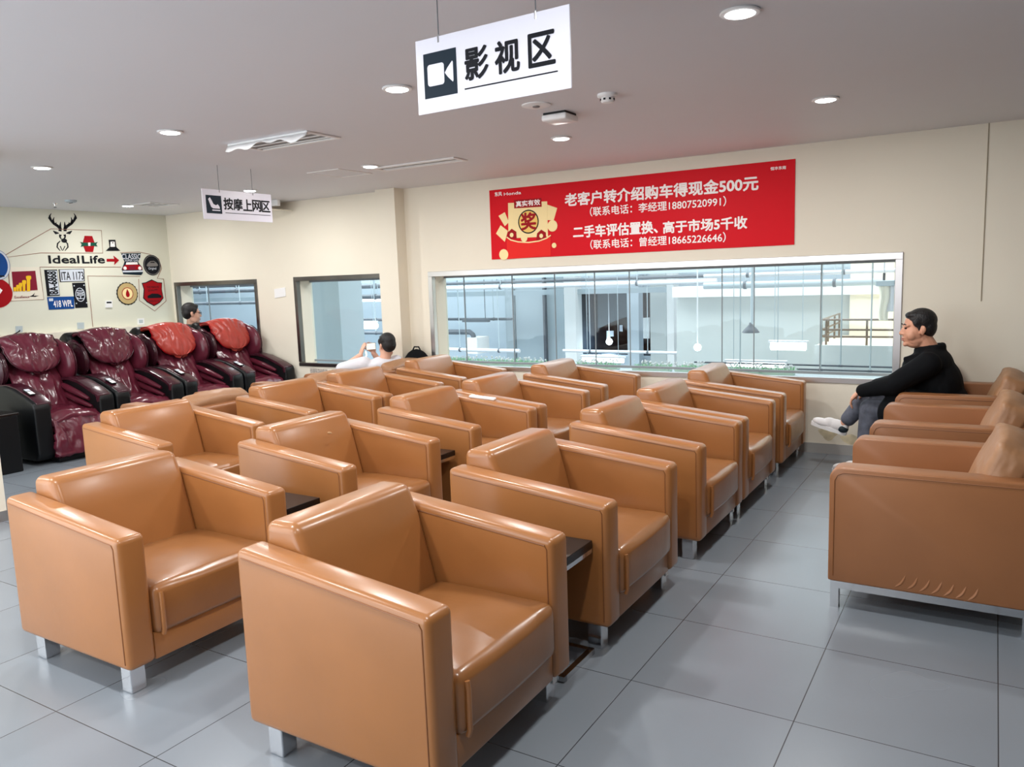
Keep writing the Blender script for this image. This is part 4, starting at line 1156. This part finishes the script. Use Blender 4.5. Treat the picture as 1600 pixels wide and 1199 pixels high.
FH, FK, FAk = Vector((0.84, 3.22, 0.52)), Vector((0.365, 3.12, 0.585)), Vector((0.185, 3.13, 0.345))
for a, b, c in ((NH, NK, NA), (FH, FK, FAk)):
    g.cap(a, b, 0.062, 0.05); g.cap(b, c, 0.046, 0.034)
g.cap(FAk, FAk + Vector((-0.012, 0.0, -0.03)), 0.036, 0.032)
body = organic(g, 'body', 'skin', None, 0.0052, 2); local(body, t)
head_objs_before = set(bpy.data.objects)
feats()
for o in set(bpy.data.objects) - head_objs_before: o.data.transform(Matrix.Translation(-Vector(t.location)))
# jacket
g = G()
g.ball((0.825, 3.12, 0.70), (0.145, 0.205, 0.20), Matrix.Rotation(math.radians(-16), 3, 'Y'))
g.ball((0.785, 3.12, 0.82), (0.125, 0.20, 0.13)); g.ball((0.86, 3.12, 0.56), (0.155, 0.20, 0.15))
g.ball((0.70, 3.12, 0.66), (0.13, 0.16, 0.15)); g.ball((0.66, 3.08, 0.80), (0.085, 0.12, 0.10))
g.ball((0.765, 3.12, 0.90), (0.095, 0.11, 0.055))
g.cap((0.755, 2.94, 0.855), (0.77, 3.06, 0.89), 0.072, 0.07); g.cap((0.755, 3.30, 0.855), (0.77, 3.18, 0.89), 0.072, 0.07)
for a, b, c in ((NS, NE, NWR), (FS, FE, FWR)):
    g.cap(a, b, 0.088, 0.074); g.cap(b, c + (b - c).normalized() * 0.015, 0.072, 0.050)
# coat skirt hanging over the near thigh
g.ball((0.60, 2.92, 0.545), (0.14, 0.055, 0.10)); g.ball((0.505, 2.90, 0.49), (0.065, 0.045, 0.10)); g.ball((0.70, 2.93, 0.56), (0.12, 0.08, 0.10))
# stand collar
for k in range(36):
    q = 2 * PI * k / 36
    g.ball((0.752 + 0.083 * math.cos(q) , 3.12 + 0.083 * math.sin(q), 0.935 + 0.014 * math.cos(q)), (0.022, 0.022, 0.035))
g.cap((0.70, 3.06, 0.87), (0.605, 3.03, 0.868), 0.045, 0.020); g.cap((0.70, 3.06, 0.85), (0.64, 3.05, 0.80), 0.05, 0.05)
jk = organic(g, 'jacket', 'jacket', None, 0.011, 3); local(jk, t)
g = G()
for a, b, c, e in ((NH, NK, NA, 0.06), (FH, FK, FAk, 0.055)):
    g.cap(a, b, 0.098, 0.076); g.cap(b, c + (b - c).normalized() * e, 0.074, 0.056)
g.ball((0.86, 3.12, 0.50), (0.13, 0.18, 0.11))
jn = organic(g, 'jeans', 'jeans', None, 0.010, 2); local(jn, t)
def shoe(parent, heel, toe, up):
    heel = Vector(heel); toe = Vector(toe); d = (toe - heel); L = d.length; d.normalize()
    u = Vector(up); u = (u - d * u.dot(d)).normalized(); s = u.cross(d)
    mx = Matrix((d, s, u)).transposed().to_4x4(); mx.translation = heel
    g = G()
    g.ball((L * 0.30, 0, 0.05), (L * 0.30, 0.042, 0.048)); g.ball((L * 0.70, 0, 0.035), (L * 0.29, 0.046, 0.036)); g.ball((L * 0.13, 0, 0.055), (L * 0.14, 0.038, 0.055)); g.ball((L * 0.5, 0, 0.055), (L * 0.2, 0.036, 0.04))
    g.bm.transform(mx)
    o = organic(g, 'shoe', 'shoe', None, 0.007, 2); local(o, parent)
    n = 28; pts = []
    for k in range(n):
        q = 2 * PI * k / n; x = L * 0.5 + L * 0.5 * math.cos(q); w = 0.046 * abs(math.sin(q)) ** 0.7 * (1 if math.sin(q) >= 0 else -1) * (0.88 + 0.12 * math.cos(q))
        pts.append((x, w))
    g = G().prism(pts, 'z', -0.004, 0.024); g.bm.transform(mx)
    so = g.build('sole', 'sole', None, smooth=30); local(so, parent); so.parent = o
    g = G(); g.ball((L * 0.15, 0, 0.042), (L * 0.165, 0.0465, 0.037)); g.bm.transform(mx)
    hc = g.build('heel_patch', M['darkteal'], None); local(hc, parent); hc.parent = o
    return o
M['darkteal'] = mat('dark_heel_patch', srgb(28, 44, 52), 0.6)
shoe(t, (0.405, 2.985, 0.004), (0.13, 2.985, 0.004), (0, 0, 1))
shoe(t, (0.205, 3.13, 0.262), (-0.055, 3.13, 0.335), (-0.28, 0, 1))

# ---- person in a white T-shirt taking a photo
t = thing('person', 'person in a white T-shirt seen from behind, holding up a phone at the small window', 'person', (-4.5, 3.15, 0))
hc = (-4.36, 3.19, 0.875)
add, feats, HP = head_parts(t, hc, math.radians(158), math.radians(4), 'skin2', 1.02)
g = G(); add(g)
g.cap((-4.36, 3.19, 0.83), (-4.40, 3.18, 0.70), 0.055, 0.062)
g.ball((-4.44, 3.17, 0.60), (0.10, 0.15, 0.16)); g.ball((-4.52, 3.16, 0.50), (0.13, 0.15, 0.09))
LS, LE, LWR = Vector((-4.56, 2.98, 0.68)), Vector((-4.83, 2.98, 0.63)), Vector((-4.645, 3.085, 0.775))
RS, RE, RWR = Vector((-4.30, 3.33, 0.685)), Vector((-4.62, 3.40, 0.62)), Vector((-4.62, 3.27, 0.78))
for a, b, c in ((LS, LE, LWR), (RS, RE, RWR)):
    g.cap(a, b, 0.05, 0.042); g.cap(b, c, 0.042, 0.028)
hand(g, LWR, (0.12, 0.35, 0.9), (0.4, 0.9, -0.2), (0.12, 0.15, 0.2, 0.25), 0.95, 0.35, 1)
hand(g, RWR, (0.0, -0.25, 0.9), (0.3, -0.9, 0), (0.2, 0.25, 0.3, 0.35), 0.95, 0.3, -1)
for s in (-1, 1):
    g.cap((-4.55, 3.16 + s * 0.1, 0.49), (-4.95, 3.16 + s * 0.12, 0.50), 0.075, 0.055); g.cap((-4.95, 3.16 + s * 0.12, 0.50), (-4.98, 3.16 + s * 0.12, 0.08), 0.05, 0.036)
    g.cap((-4.98, 3.16 + s * 0.12, 0.05), (-5.14, 3.16 + s * 0.12, 0.03), 0.035, 0.03)
body = organic(g, 'body', 'skin2', None, 0.006, 2); local(body, t)
b4 = set(bpy.data.objects); feats()
for o in set(bpy.data.objects) - b4: o.data.transform(Matrix.Translation(-Vector(t.location)))
g = G()
g.ball((-4.44, 3.17, 0.60), (0.135, 0.21, 0.16)); g.ball((-4.49, 3.16, 0.50), (0.15, 0.19, 0.12)); g.ball((-4.41, 3.18, 0.68), (0.12, 0.19, 0.07))
g.cap((-4.53, 3.01, 0.69), LS + (LE - LS) * 0.95, 0.085, 0.074); g.cap((-4.34, 3.31, 0.69), RS + (RE - RS) * 0.5, 0.075, 0.07)
organic(g, 'shirt', 'tee', None, 0.011, 3); local(bpy.data.objects[[o.name for o in bpy.data.objects if o.name.startswith('shirt')][-1]], t)
g = G()
for s in (-1, 1):
    g.cap((-4.55, 3.16 + s * 0.1, 0.50), (-4.95, 3.16 + s * 0.12, 0.51), 0.095, 0.07); g.cap((-4.95, 3.16 + s * 0.12, 0.50), (-4.98, 3.16 + s * 0.12, 0.12), 0.068, 0.055)
local(organic(g, 'trousers', 'jeans', None, 0.012, 2), t)
# phone held in landscape
n_ = (CAM - Vector((-4.60, 3.17, 0.86))).normalized(); n_.z = 0.1; n_.normalize()
t = thing('phone', 'phone with a bright screen held up by the person in white', 'phone', (-4.59, 3.195, 0.862))
mx = Matrix.Translation((0, 0, 0)) @ Matrix.Rotation(math.atan2(n_.y, n_.x) + 0.25, 4, 'Z')
G().box(-0.005, 0.004, -0.055, 0.055, -0.038, 0.038, 0.003, 2, mx).build('case', 'blackp', t)
M['screen'] = mat('lit_phone_screen', srgb(250, 246, 236), 0.3, emit=(1, 0.97, 0.9, 1), estr=0.3)
G().box(0.004, 0.005, -0.050, 0.050, -0.034, 0.034, 0, 1, mx).build('screen', 'screen', t, smooth=0)
# black bag by the wall behind
t = thing('bag', 'rounded black bag by the wall behind the person in white', 'bag', (-4.20, 3.49, 0))
g = G(); g.ball((0, 0, 0.58), (0.20, 0.085, 0.235)); g.box(-0.17, 0.17, -0.075, 0.075, 0.0, 0.55, 0.03, 2)
organic(g, 'bag_body', 'jacket', t, 0.014, 4)
G().tube([(-0.05, 0, 0.80), (-0.03, 0, 0.835), (0.03, 0, 0.835), (0.05, 0, 0.80)], 0.008).build('handle', 'ink', t)

# ---- person in dark green behind the massage chairs
t = thing('person', 'person in a dark green jacket behind the massage chairs, looking out of the window', 'person', (-7.42, 3.12, 0))
hc = (-7.44, 3.12, 1.235)
add, feats, HP = head_parts(t, hc, math.radians(64), math.radians(4), 'skin2', 1.03)
g = G(); add(g)
g.cap((-7.45, 3.12, 1.17), (-7.47, 3.12, 1.05), 0.055, 0.062)
g.ball((-7.48, 3.12, 0.86), (0.10, 0.15, 0.22)); g.ball((-7.5, 3.12, 0.64), (0.13, 0.15, 0.12))
for s in (-1, 1):
    g.cap((-7.48, 3.12 + s * 0.17, 1.0), (-7.46, 3.12 + s * 0.21, 0.74), 0.045, 0.04); g.cap((-7.46, 3.12 + s * 0.21, 0.74), (-7.28, 3.12 + s * 0.12, 0.66), 0.04, 0.028)
    hand(g, (-7.29, 3.12 + s * 0.12, 0.66), (1, -s * 0.3, -0.1), (0, 0, -1), 0.25, 0.95, 0.2, s)
    g.cap((-7.5, 3.12 + s * 0.09, 0.60), (-7.16, 3.12 + s * 0.09, 0.58), 0.07, 0.05); g.cap((-7.16, 3.12 + s * 0.09, 0.58), (-7.2, 3.12 + s * 0.09, 0.10), 0.05, 0.036)
    g.cap((-7.22, 3.12 + s * 0.09, 0.05), (-7.10, 3.12 + s * 0.09, 0.03), 0.035, 0.03)
local(organic(g, 'body', 'skin2', None, 0.007, 2), t)
b4 = set(bpy.data.objects); feats()
# spectacles
gl_ = G()
for s in (-1, 1):
    gl_.tube([HP((0.104, s * 0.032 + 0.020 * math.cos(q), 0.008 + 0.016 * math.sin(q))) for q in [2 * PI * k / 16 for k in range(16)]], 0.0018, 6, closed=True)
    gl_.tube([HP((0.10, s * 0.052, 0.012)), HP((0.03, s * 0.082, 0.014)), HP((-0.01, s * 0.084, 0.006))], 0.0018, 6)
gl_.build('spectacles', 'ink', t)
for o in set(bpy.data.objects) - b4: o.data.transform(Matrix.Translation(-Vector(t.location)))
g = G()
g.ball((-7.48, 3.12, 0.85), (0.14, 0.20, 0.22)); g.ball((-7.5, 3.12, 0.66), (0.16, 0.19, 0.14)); g.ball((-7.475, 3.12, 1.01), (0.105, 0.17, 0.075))
g.ball((-7.465, 3.12, 1.07), (0.085, 0.085, 0.05))
for s in (-1, 1):
    g.cap((-7.48, 3.12 + s * 0.17, 1.0), (-7.46, 3.12 + s * 0.22, 0.74), 0.075, 0.06); g.cap((-7.46, 3.12 + s * 0.22, 0.74), (-7.30, 3.12 + s * 0.13, 0.66), 0.06, 0.042)
local(organic(g, 'jacket', 'dkgreen', None, 0.012, 3), t)
g = G(); g.ball((-7.37, 3.12, 1.04), (0.03, 0.075, 0.035)); local(organic(g, 'collar', 'tee', None, 0.008, 1), t)
g = G()
for s in (-1, 1):
    g.cap((-7.5, 3.12 + s * 0.09, 0.60), (-7.16, 3.12 + s * 0.09, 0.58), 0.09, 0.066); g.cap((-7.16, 3.12 + s * 0.09, 0.58), (-7.2, 3.12 + s * 0.09, 0.12), 0.064, 0.05)
local(organic(g, 'trousers', 'jeans', None, 0.012, 2), t)
t = thing('stool', 'black stool under the person in dark green', 'stool', (-7.5, 3.12, 0))
G().lathe([(0.001, 0.47), (0.16, 0.47), (0.17, 0.485), (0.16, 0.51), (0.001, 0.515)]).build('seat', 'blackp', t)
G().tube([(0, 0, 0.02), (0, 0, 0.475)], 0.025, 12).build('column', 'chrome', t)
G().lathe([(0.001, 0.0), (0.19, 0.0), (0.19, 0.012), (0.03, 0.03), (0.001, 0.03)]).build('base', 'chrome', t)

# ================================================================== WORKSHOP HALL BEYOND THE WINDOWS
YF = 13.0
def hx(px, Y, py=500): return on_y(px, py, Y).x
def hz(py, Y, px=900): return on_y(px, py, Y).z
ox0, ox1 = hx(900, YF), hx(1016, YF); oz0, oz1 = hz(556, YF, 950), hz(458, YF, 950)
g = G()
g.box(-26, ox0, YF, YF + 0.2, -4, 6); g.box(ox1, 6, YF, YF + 0.2, -4, 6)
g.box(ox0, ox1, YF, YF + 0.2, oz1, 6); g.box(ox0, ox1, YF, YF + 0.2, -4, oz0)
struct(g.build('wall_workshop', 'hall', smooth=0))
struct(G().box(-26, 6, YW + 0.3, YF + 4, -4.1, -4.0).build('floor_workshop', 'hallfloor', smooth=0))
struct(G().box(-26.2, -26, YW + .3, YF, -4, 6).build('wall_workshop_left', 'hall', smooth=0))
struct(G().box(-26.2, 6.2, YW + .3, YF + .2, 6, 6.2).build('ceiling_workshop_shield', 'hall', smooth=0))  # out of view, added to shut world light out of the hall
struct(G().box(6, 6.2, YW + .3, YF + .2, -4, 6).build('wall_workshop_right_shield', 'hall', smooth=0))  # unseen end wall, also added against stray world light
g = G()
g.box(-26.2, 6.2, YW + 0.25, YW + 0.35, H + 0.15, 6); g.box(-26.2, 6.2, YW + 0.25, YW + 0.35, -4, -0.12)
g.box(-26.2, XL - 0.2, YW + 0.25, YW + 0.35, -0.12, H + 0.15); g.box(XR + 0.2, 6.2, YW + 0.25, YW + 0.35, -0.12, H + 0.15)
struct(g.build('wall_workshop_front_shield', 'hall', smooth=0))  # unseen infill, added where world light leaked into the hall
# dark bay behind the far wall opening
g = G()
g.box(ox0 - 0.2, ox0, YF + 0.2, YF + 3, oz0, oz1); g.box(ox1, ox1 + 0.2, YF + 0.2, YF + 3, oz0, oz1)
g.box(ox0 - .2, ox1 + .2, YF + 3, YF + 3.2, oz0, oz1); g.box(ox0 - .2, ox1 + .2, YF + .2, YF + 3.2, oz1, oz1 + .2); g.box(ox0 - .2, ox1 + .2, YF + .2, YF + 3.2, oz0 - .2, oz0)
struct(g.build('wall_dark_bay', 'halldark', smooth=0))
yb = YF + 1.2
t = thing('roller_curtain', 'grey slanted curtain in the dark bay beyond the wide window', 'curtain', (hx(945, yb), yb, hz(480, yb)))
pb2 = Plane((0, yb, 0), (1, 0, 0), (0, 0, 1))
local(poly(pb2, [pb2.px(*p) for p in ((908, 456), (985, 454), (983, 494), (960, 502), (934, 514), (910, 516))], 0, 0.03).build('cloth', 'hallmid', smooth=0), t)
for i, (x0, x1, y0, y1) in enumerate(((906, 916, 516, 524), (919, 927, 515, 522), (903, 908, 526, 540), (918, 924, 527, 540), (948, 954, 517, 530), (954, 959, 517, 526), (968, 973, 508, 518))):
    pl_ = Plane((0, YF + 1.0, 0), (1, 0, 0), (0, 0, 1)); q = [pl_.px(*p) for p in ((x0, y0), (x1, y0), (x1, y1), (x0, y1))]
    t = thing('notice', 'pale paper notice in the dark bay beyond the wide window', 'notice', (0, YF + 1, q[0][1]), 0, 'notices in the dark bay')
    t.location.x = q[0][0]
    local(poly(pl_, q, 0, 0.01).build('sheet', 'silver', smooth=0), t)
tt = thing('bright_window_panel', 'white panel standing in for a bright window, right side of the dark bay', 'panel', (hx(1008, YF + .6), YF + .6, oz0))
pl_ = Plane((0, YF + 0.6, 0), (1, 0, 0), (0, 0, 1))
local(poly(pl_, [pl_.px(*p) for p in ((1001.5, 497), (1016, 496), (1016, 529), (1001.5, 529))], 0, 0.04).build('panel', 'hallwhite', smooth=0), tt)  # white colour stands in for the brightness of a window
def lamp_bulb(px, py, Y, r, label):
    p = on_y(px, py, Y); t = thing('work_lamp', label, 'lamp', p)
    G().ball((0, 0, 0), r).build('bulb', 'bulb', t)
    G().tube([(0, 0, r * 0.9), (0, 0, (oz1 if Y > 13 else 6) - p.z)], 0.010).build('cable', 'pipew', t)
    d = bpy.data.lights.new('work_lamp_light', 'POINT'); d.energy = 40 if Y > 13 else 5; d.color = (0.75, 0.9, 1.0); d.shadow_soft_size = r
    l = bpy.data.objects.new('work_lamp_light', d); COL.objects.link(l); l.parent = t; l.location = (0, -r * 1.6, -r)
    return t
lamp_bulb(952, 534, YF + 0.5, 0.075, 'bright hanging work lamp in the dark bay beyond the wide window')
lamp_bulb(1090, 543, 8.4, 0.055, 'bright hanging work lamp in front of the pale grey partition')
# columns
def column(px0, px1, Y, m, depth=0.3, py=500):
    return struct(G().box(hx(px0, Y, py), hx(px1, Y, py), Y, Y + depth, -4, 4).build('column', m, smooth=0))
column(882, 900, 12.2, 'hallwhite'); column(1042, 1053, 12.2, 'hallwhite'); column(980, 998, 12.7, 'hall', 0.25)
column(806, 881, 12.85, 'hallgrey', 0.1); column(1016, 1041, 12.6, 'frost', 0.1); column(790, 803, 12.8, 'hallgrey'); column(848.5, 852, 12.7, 'pipe', .1)
column(488, 532, 5.4, 'hallgrey', 0.5); column(532, 537, 5.6, 'hall', 0.3)
# pale partition right of the columns
struct(G().box(hx(1057, 9.4), 4.5, 9.4, 9.5, -4, hz(455, 9.4, 1170)).build('wall_partition', 'frost', smooth=0))
struct(G().box(hx(1057, 9.4), 4.5, 9.2, 9.55, hz(462, 9.4, 1200), hz(445, 9.4, 1200)).build('beam', 'hallwhite', smooth=0))
struct(G().box(-26, hx(1058, 12.4), 12.3, 12.5, hz(460, 12.3, 900), hz(452, 12.3, 900)).build('beam', 'hallgrey', smooth=0))
struct(G().box(-26, 4.5, 10.9, 11.0, hz(432, 11, 900), hz(432, 11, 900) + 2).build('beam', 'hallgrey', smooth=0))
# pipes along the hall
def pipe(px0, px1, py, Y, r, m, label, pxr=None):
    p0 = on_y(px0, py, Y); z = p0.z; x1 = on_y(px1, py, Y).x
    t = thing('pipe', label, 'pipe', (p0.x, Y, z), 0, 'pipes under the workshop roof')
    G().tube([(0, 0, 0), (x1 - p0.x, 0, 0)], r, 10).build('run', m, t)
    k = 2
    for i in range(k):
        x = (i + 0.5) * (x1 - p0.x) / k
        G().tube([(x, 0, r * 0.5), (x, 0, 6 - z)], 0.008, 6).build('hanger', 'hallgrey', t)
        G().tube([(x - 0.02, 0, 0), (x + 0.02, 0, 0)], r * 1.25, 10).build('clamp', 'pipe', t)
    return t
pipe(690, 1120, 451, 10.6, 0.045, 'pipew', 'thick white pipe across the top of the wide window')
pipe(690, 1120, 444, 10.9, 0.03, 'pipe', 'thin grey pipe across the top of the wide window')
pipe(1100, 1400, 432, 8.2, 0.03, 'pipew', 'white pipe across the top right of the wide window')
pipe(1100, 1380, 447, 8.6, 0.05, 'hallgrey', 'pale grey pipe above the partition')
pipe(280, 400, 449, 10.0, 0.05, 'pipe', 'upper dark pipe in the far left window')
pipe(285, 400, 457, 9.6, 0.05, 'pipe', 'middle dark pipe in the far left window')
pipe(300, 402, 475, 9.0, 0.035, 'pipe', 'lower dark pipe in the far left window')
pipe(536, 604, 449, 9.0, 0.045, 'pipe', 'upper dark pipe in the second small window')
pipe(536, 604, 465, 8.6, 0.045, 'pipe', 'second dark pipe in the second small window')
pipe(538, 604, 500, 8.6, 0.03, 'pipe', 'third dark pipe in the second small window')
pipe(540, 604, 520, 8.4, 0.03, 'pipe', 'lowest dark pipe in the second small window')
pipe(690, 800, 499, 12.0, 0.03, 'pipe', 'thin grey pipe low on the far white wall')
pipe(690, 812, 546, 11.0, 0.04, 'pipew', 'white rail pipe near the bottom left of the wide window')
pipe(880, 1060, 548, 11.0, 0.03, 'pipew', 'white rail pipe across the foot of the dark bay')
# strip lights
def strip(px0, px1, py, Y, label, r=0.035):
    p0 = on_y(px0, py, Y); x1 = on_y(px1, py, Y).x; L = x1 - p0.x
    t = thing('strip_light', label, 'strip light', (p0.x, Y, p0.z), 0, 'strip lights in the workshop')
    G().tube([(0.03, 0, 0), (L - 0.03, 0, 0)], r, 10).build('tube', 'tube', t)
    G().box(0, L, -0.03, 0.03, r, r + 0.03, 0.005, 1).build('housing', 'pipew', t, smooth=0)
    for x in (0.15 * L, 0.85 * L): G().tube([(x, 0, r + 0.02), (x, 0, 6 - p0.z)], 0.005, 6).build('hanger', 'hallgrey', t)
    return t
strip(1201, 1263, 541, 7.4, 'glowing strip light in front of the grey partition', 0.05)
strip(908, 977, 562, 8.0, 'glowing strip light below the dark bay')
strip(1132, 1230, 569, 6.5, 'glowing strip light just above the green planters at the right', 0.03)
strip(548, 590, 509, 8.2, 'glowing strip light in the middle of the second small window', 0.06)
strip(543, 572, 553, 7.6, 'glowing strip light at the bottom of the second small window', 0.06)
strip(540, 600, 469, 8.7, 'glowing strip light under the upper pipes of the second small window', 0.04)
# dark fixture and cabinet on the far white wall
t = thing('hanging_rail', 'dark hanging track in front of the white far wall', 'track', on_y(724, 501, 11.5))
G().box(0, hx(764, 11.5) - hx(724, 11.5), -0.05, 0.05, -0.035, 0.035).build('track', 'pipe', t, smooth=0)
for x in (0.15, 1.2, ): G().tube([(x * 0.5, 0, 0), (x * 0.5, 0, 6 - t.location.z)], 0.008, 6).build('hanger', 'pipe', t)
p = on_y(729, 553, 11.5); q = on_y(745, 528, 11.5)
t = thing('filter_cabinet', 'white cabinet with a dark duct at the lower left of the wide window', 'cabinet', (p.x, 11.5, p.z))
G().box(0, q.x - p.x, 0, 0.5, 0, q.z - p.z).build('body', 'hallwhite', t, smooth=0)
G().tube([(-0.6, 0.1, q.z - p.z + 0.12), (0.05, 0.1, q.z - p.z + 0.12), (0.13, 0.1, q.z - p.z + 0.06), (0.15, 0.1, q.z - p.z)], 0.06).build('duct', 'pipe', t)
# pendant cone lamp
p = on_y(1173, 520, 7.6)
t = thing('pendant_lamp', 'dark cone pendant lamp on a rod outside the wide window', 'lamp', p)
G().lathe([(0.115, 0.0), (0.112, 0.012), (0.075, 0.06), (0.03, 0.10), (0.022, 0.135), (0.001, 0.14)], n=28).build('shade', M['shade'] if 'shade' in M else 'pipe', t)
G().tube([(0.02, 0, 0.12), (0.03, 0, 6 - p.z)], 0.022, 10).build('rod', 'hallgrey', t)
# landing with railing at the right
ZL = hz(541, 7.6, 1340); lx0, lx1 = hx(1274, 7.6, 541), 2.6
struct(G().box(lx0, lx1, 7.6, 9.3, ZL - 0.7, ZL).build('floor_landing', 'creamroom', smooth=0))
struct(G().box(hx(1328, 9.3), lx1, 9.25, 9.35, ZL, 3).build('wall_landing', 'creamroom', smooth=0))
struct(G().box(lx0, hx(1393, 7.6, 541) + .5, 7.55, 7.6, ZL - 0.75, ZL + .01).build('trim_6', 'frost', smooth=0))
t = thing('railing', 'bronze landing railing at the right end of the wide window', 'railing', (hx(1283, 7.7, 535), 7.7, ZL))
L = 1.05
for z in (0.11, 0.20, 0.33):
    G().tube([(0.02, 0, z), (L, 0, z)], 0.014).build('front_rail', 'rail', t)
    G().tube([(0.0, 0, z), (0.0, 1.4, z)], 0.012).build('side_rail', 'rail', t)
for (x, y) in ((0.0, 0), (0.06, 0), (0.55, 0), (L, 0), (0, 0.5), (0, 1.0), (0, 1.4)):
    G().tube([(x, y, 0), (x, y, 0.34)], 0.014).build('post', 'rail', t)
t = thing('dust_sheet', 'pale cloth hanging from a grey box at the right end of the window', 'cloth', on_y(1380, 447, 6.9))
bx = hx(1396, 6.9, 442) - t.location.x
G().box(-0.07, bx + 0.02, -0.1, 0.1, 0.0, 0.065, 0.006, 1).build('box', 'hallgrey', t, smooth=0)
G().box(-0.005, 0.02, -0.015, 0.015, 0.06, 0.15).build('hook', 'ink', t, smooth=0)
G().tube([(0.007, 0, 0.14), (0.007, 0, 6 - t.location.z)], 0.008, 6).build('cord', 'pipew', t)
def drape(u, v):
    q = 2 * PI * u; w = 0.055 - 0.02 * v + 0.012 * math.sin(5 * q)
    return Vector((0.015 + w * math.cos(q) * 1.1 + 0.012 * math.sin(v * 6), w * math.sin(q), -0.40 * v))
G().grid(drape, 40, 14).build('sheet', M['sheet'] if 'sheet' in M else 'creamroom', t, smooth=80)
def drape2(u, v):
    q = 2 * PI * u; w = 0.035 + 0.008 * math.sin(4 * q)
    return Vector((0.075 + w * math.cos(q), w * math.sin(q) + .02, -0.30 * v))
G().grid(drape2, 30, 10).build('sheet', 'pipew', t, smooth=80)
# artificial grass planters along the outside sill
YP = YW + WT + 0.10
struct(G().box(W3[0] - 0.3, W3[1] + 0.2, YW + WT, YW + WT + 0.24, 0.46, 0.60).build('trim_7', 'hallgrey', smooth=0))
def planter(px0, px1, label, flowers):
    x0, x1 = hx(px0, YP, 568), hx(px1, YP, 568)
    t = thing('planter', label, 'planter', ((x0 + x1) / 2, YP, 0.60), 0, 'artificial grass planters on the outer sill')
    w = (x1 - x0) / 2
    G().box(-w, w, -0.05, 0.05, 0, 0.035, 0.006, 1).build('trough', 'planter', t, smooth=0)
    g = G(); bm = g.bm
    for i in range(int(w * 900)):
        x = random.uniform(-w, w); y = random.uniform(-0.055, 0.055); h = random.uniform(0.03, 0.075) * (0.75 + 0.35 * noise.noise(Vector((x * 6, 0, px0))))
        a = random.uniform(0, PI); d = Vector((math.cos(a), math.sin(a), 0)) * 0.006; lean = Vector((random.uniform(-.03, .03), random.uniform(-.03, .03), h))
        p = Vector((x, y, 0.025))
        bm.faces.new([bm.verts.new(p - d), bm.verts.new(p + d), bm.verts.new(p + lean + d * 0.3), bm.verts.new(p + lean - d * 0.3)])
    o = g.build('foliage', 'leaf', t, smooth=0, fix=False); o['kind'] = 'stuff'
    g = G()
    for i in range(flowers):
        x = random.uniform(-w, w); g.ball((x, random.uniform(-0.05, 0.03), random.uniform(0.055, 0.10)), random.uniform(0.006, 0.013), None, 7, 5)
    o = g.build('blossom', 'pipew', t); o['kind'] = 'stuff'
planter(705, 852, 'long artificial grass planter at the left end of the wide window sill', 90)
planter(905, 966, 'artificial grass planter below the dark bay, behind a brown armchair', 40)
planter(990, 1048, 'short artificial grass planter right of the dark bay', 30)
planter(1056, 1100, 'artificial grass planter partly hidden by the last aisle armchair', 24)
planter(1140, 1241, 'artificial grass planter at the right end of the row', 50)
# rails below the landing, seen over the outer sill
pipe(1085, 1400, 566, 5.6, 0.010, 'pipe', 'dark rail above the planters at the right')
pipe(1245, 1400, 577, 5.0, 0.010, 'pipe', 'dark rail low at the right end of the wide window')
bpy.context.view_layer.update()
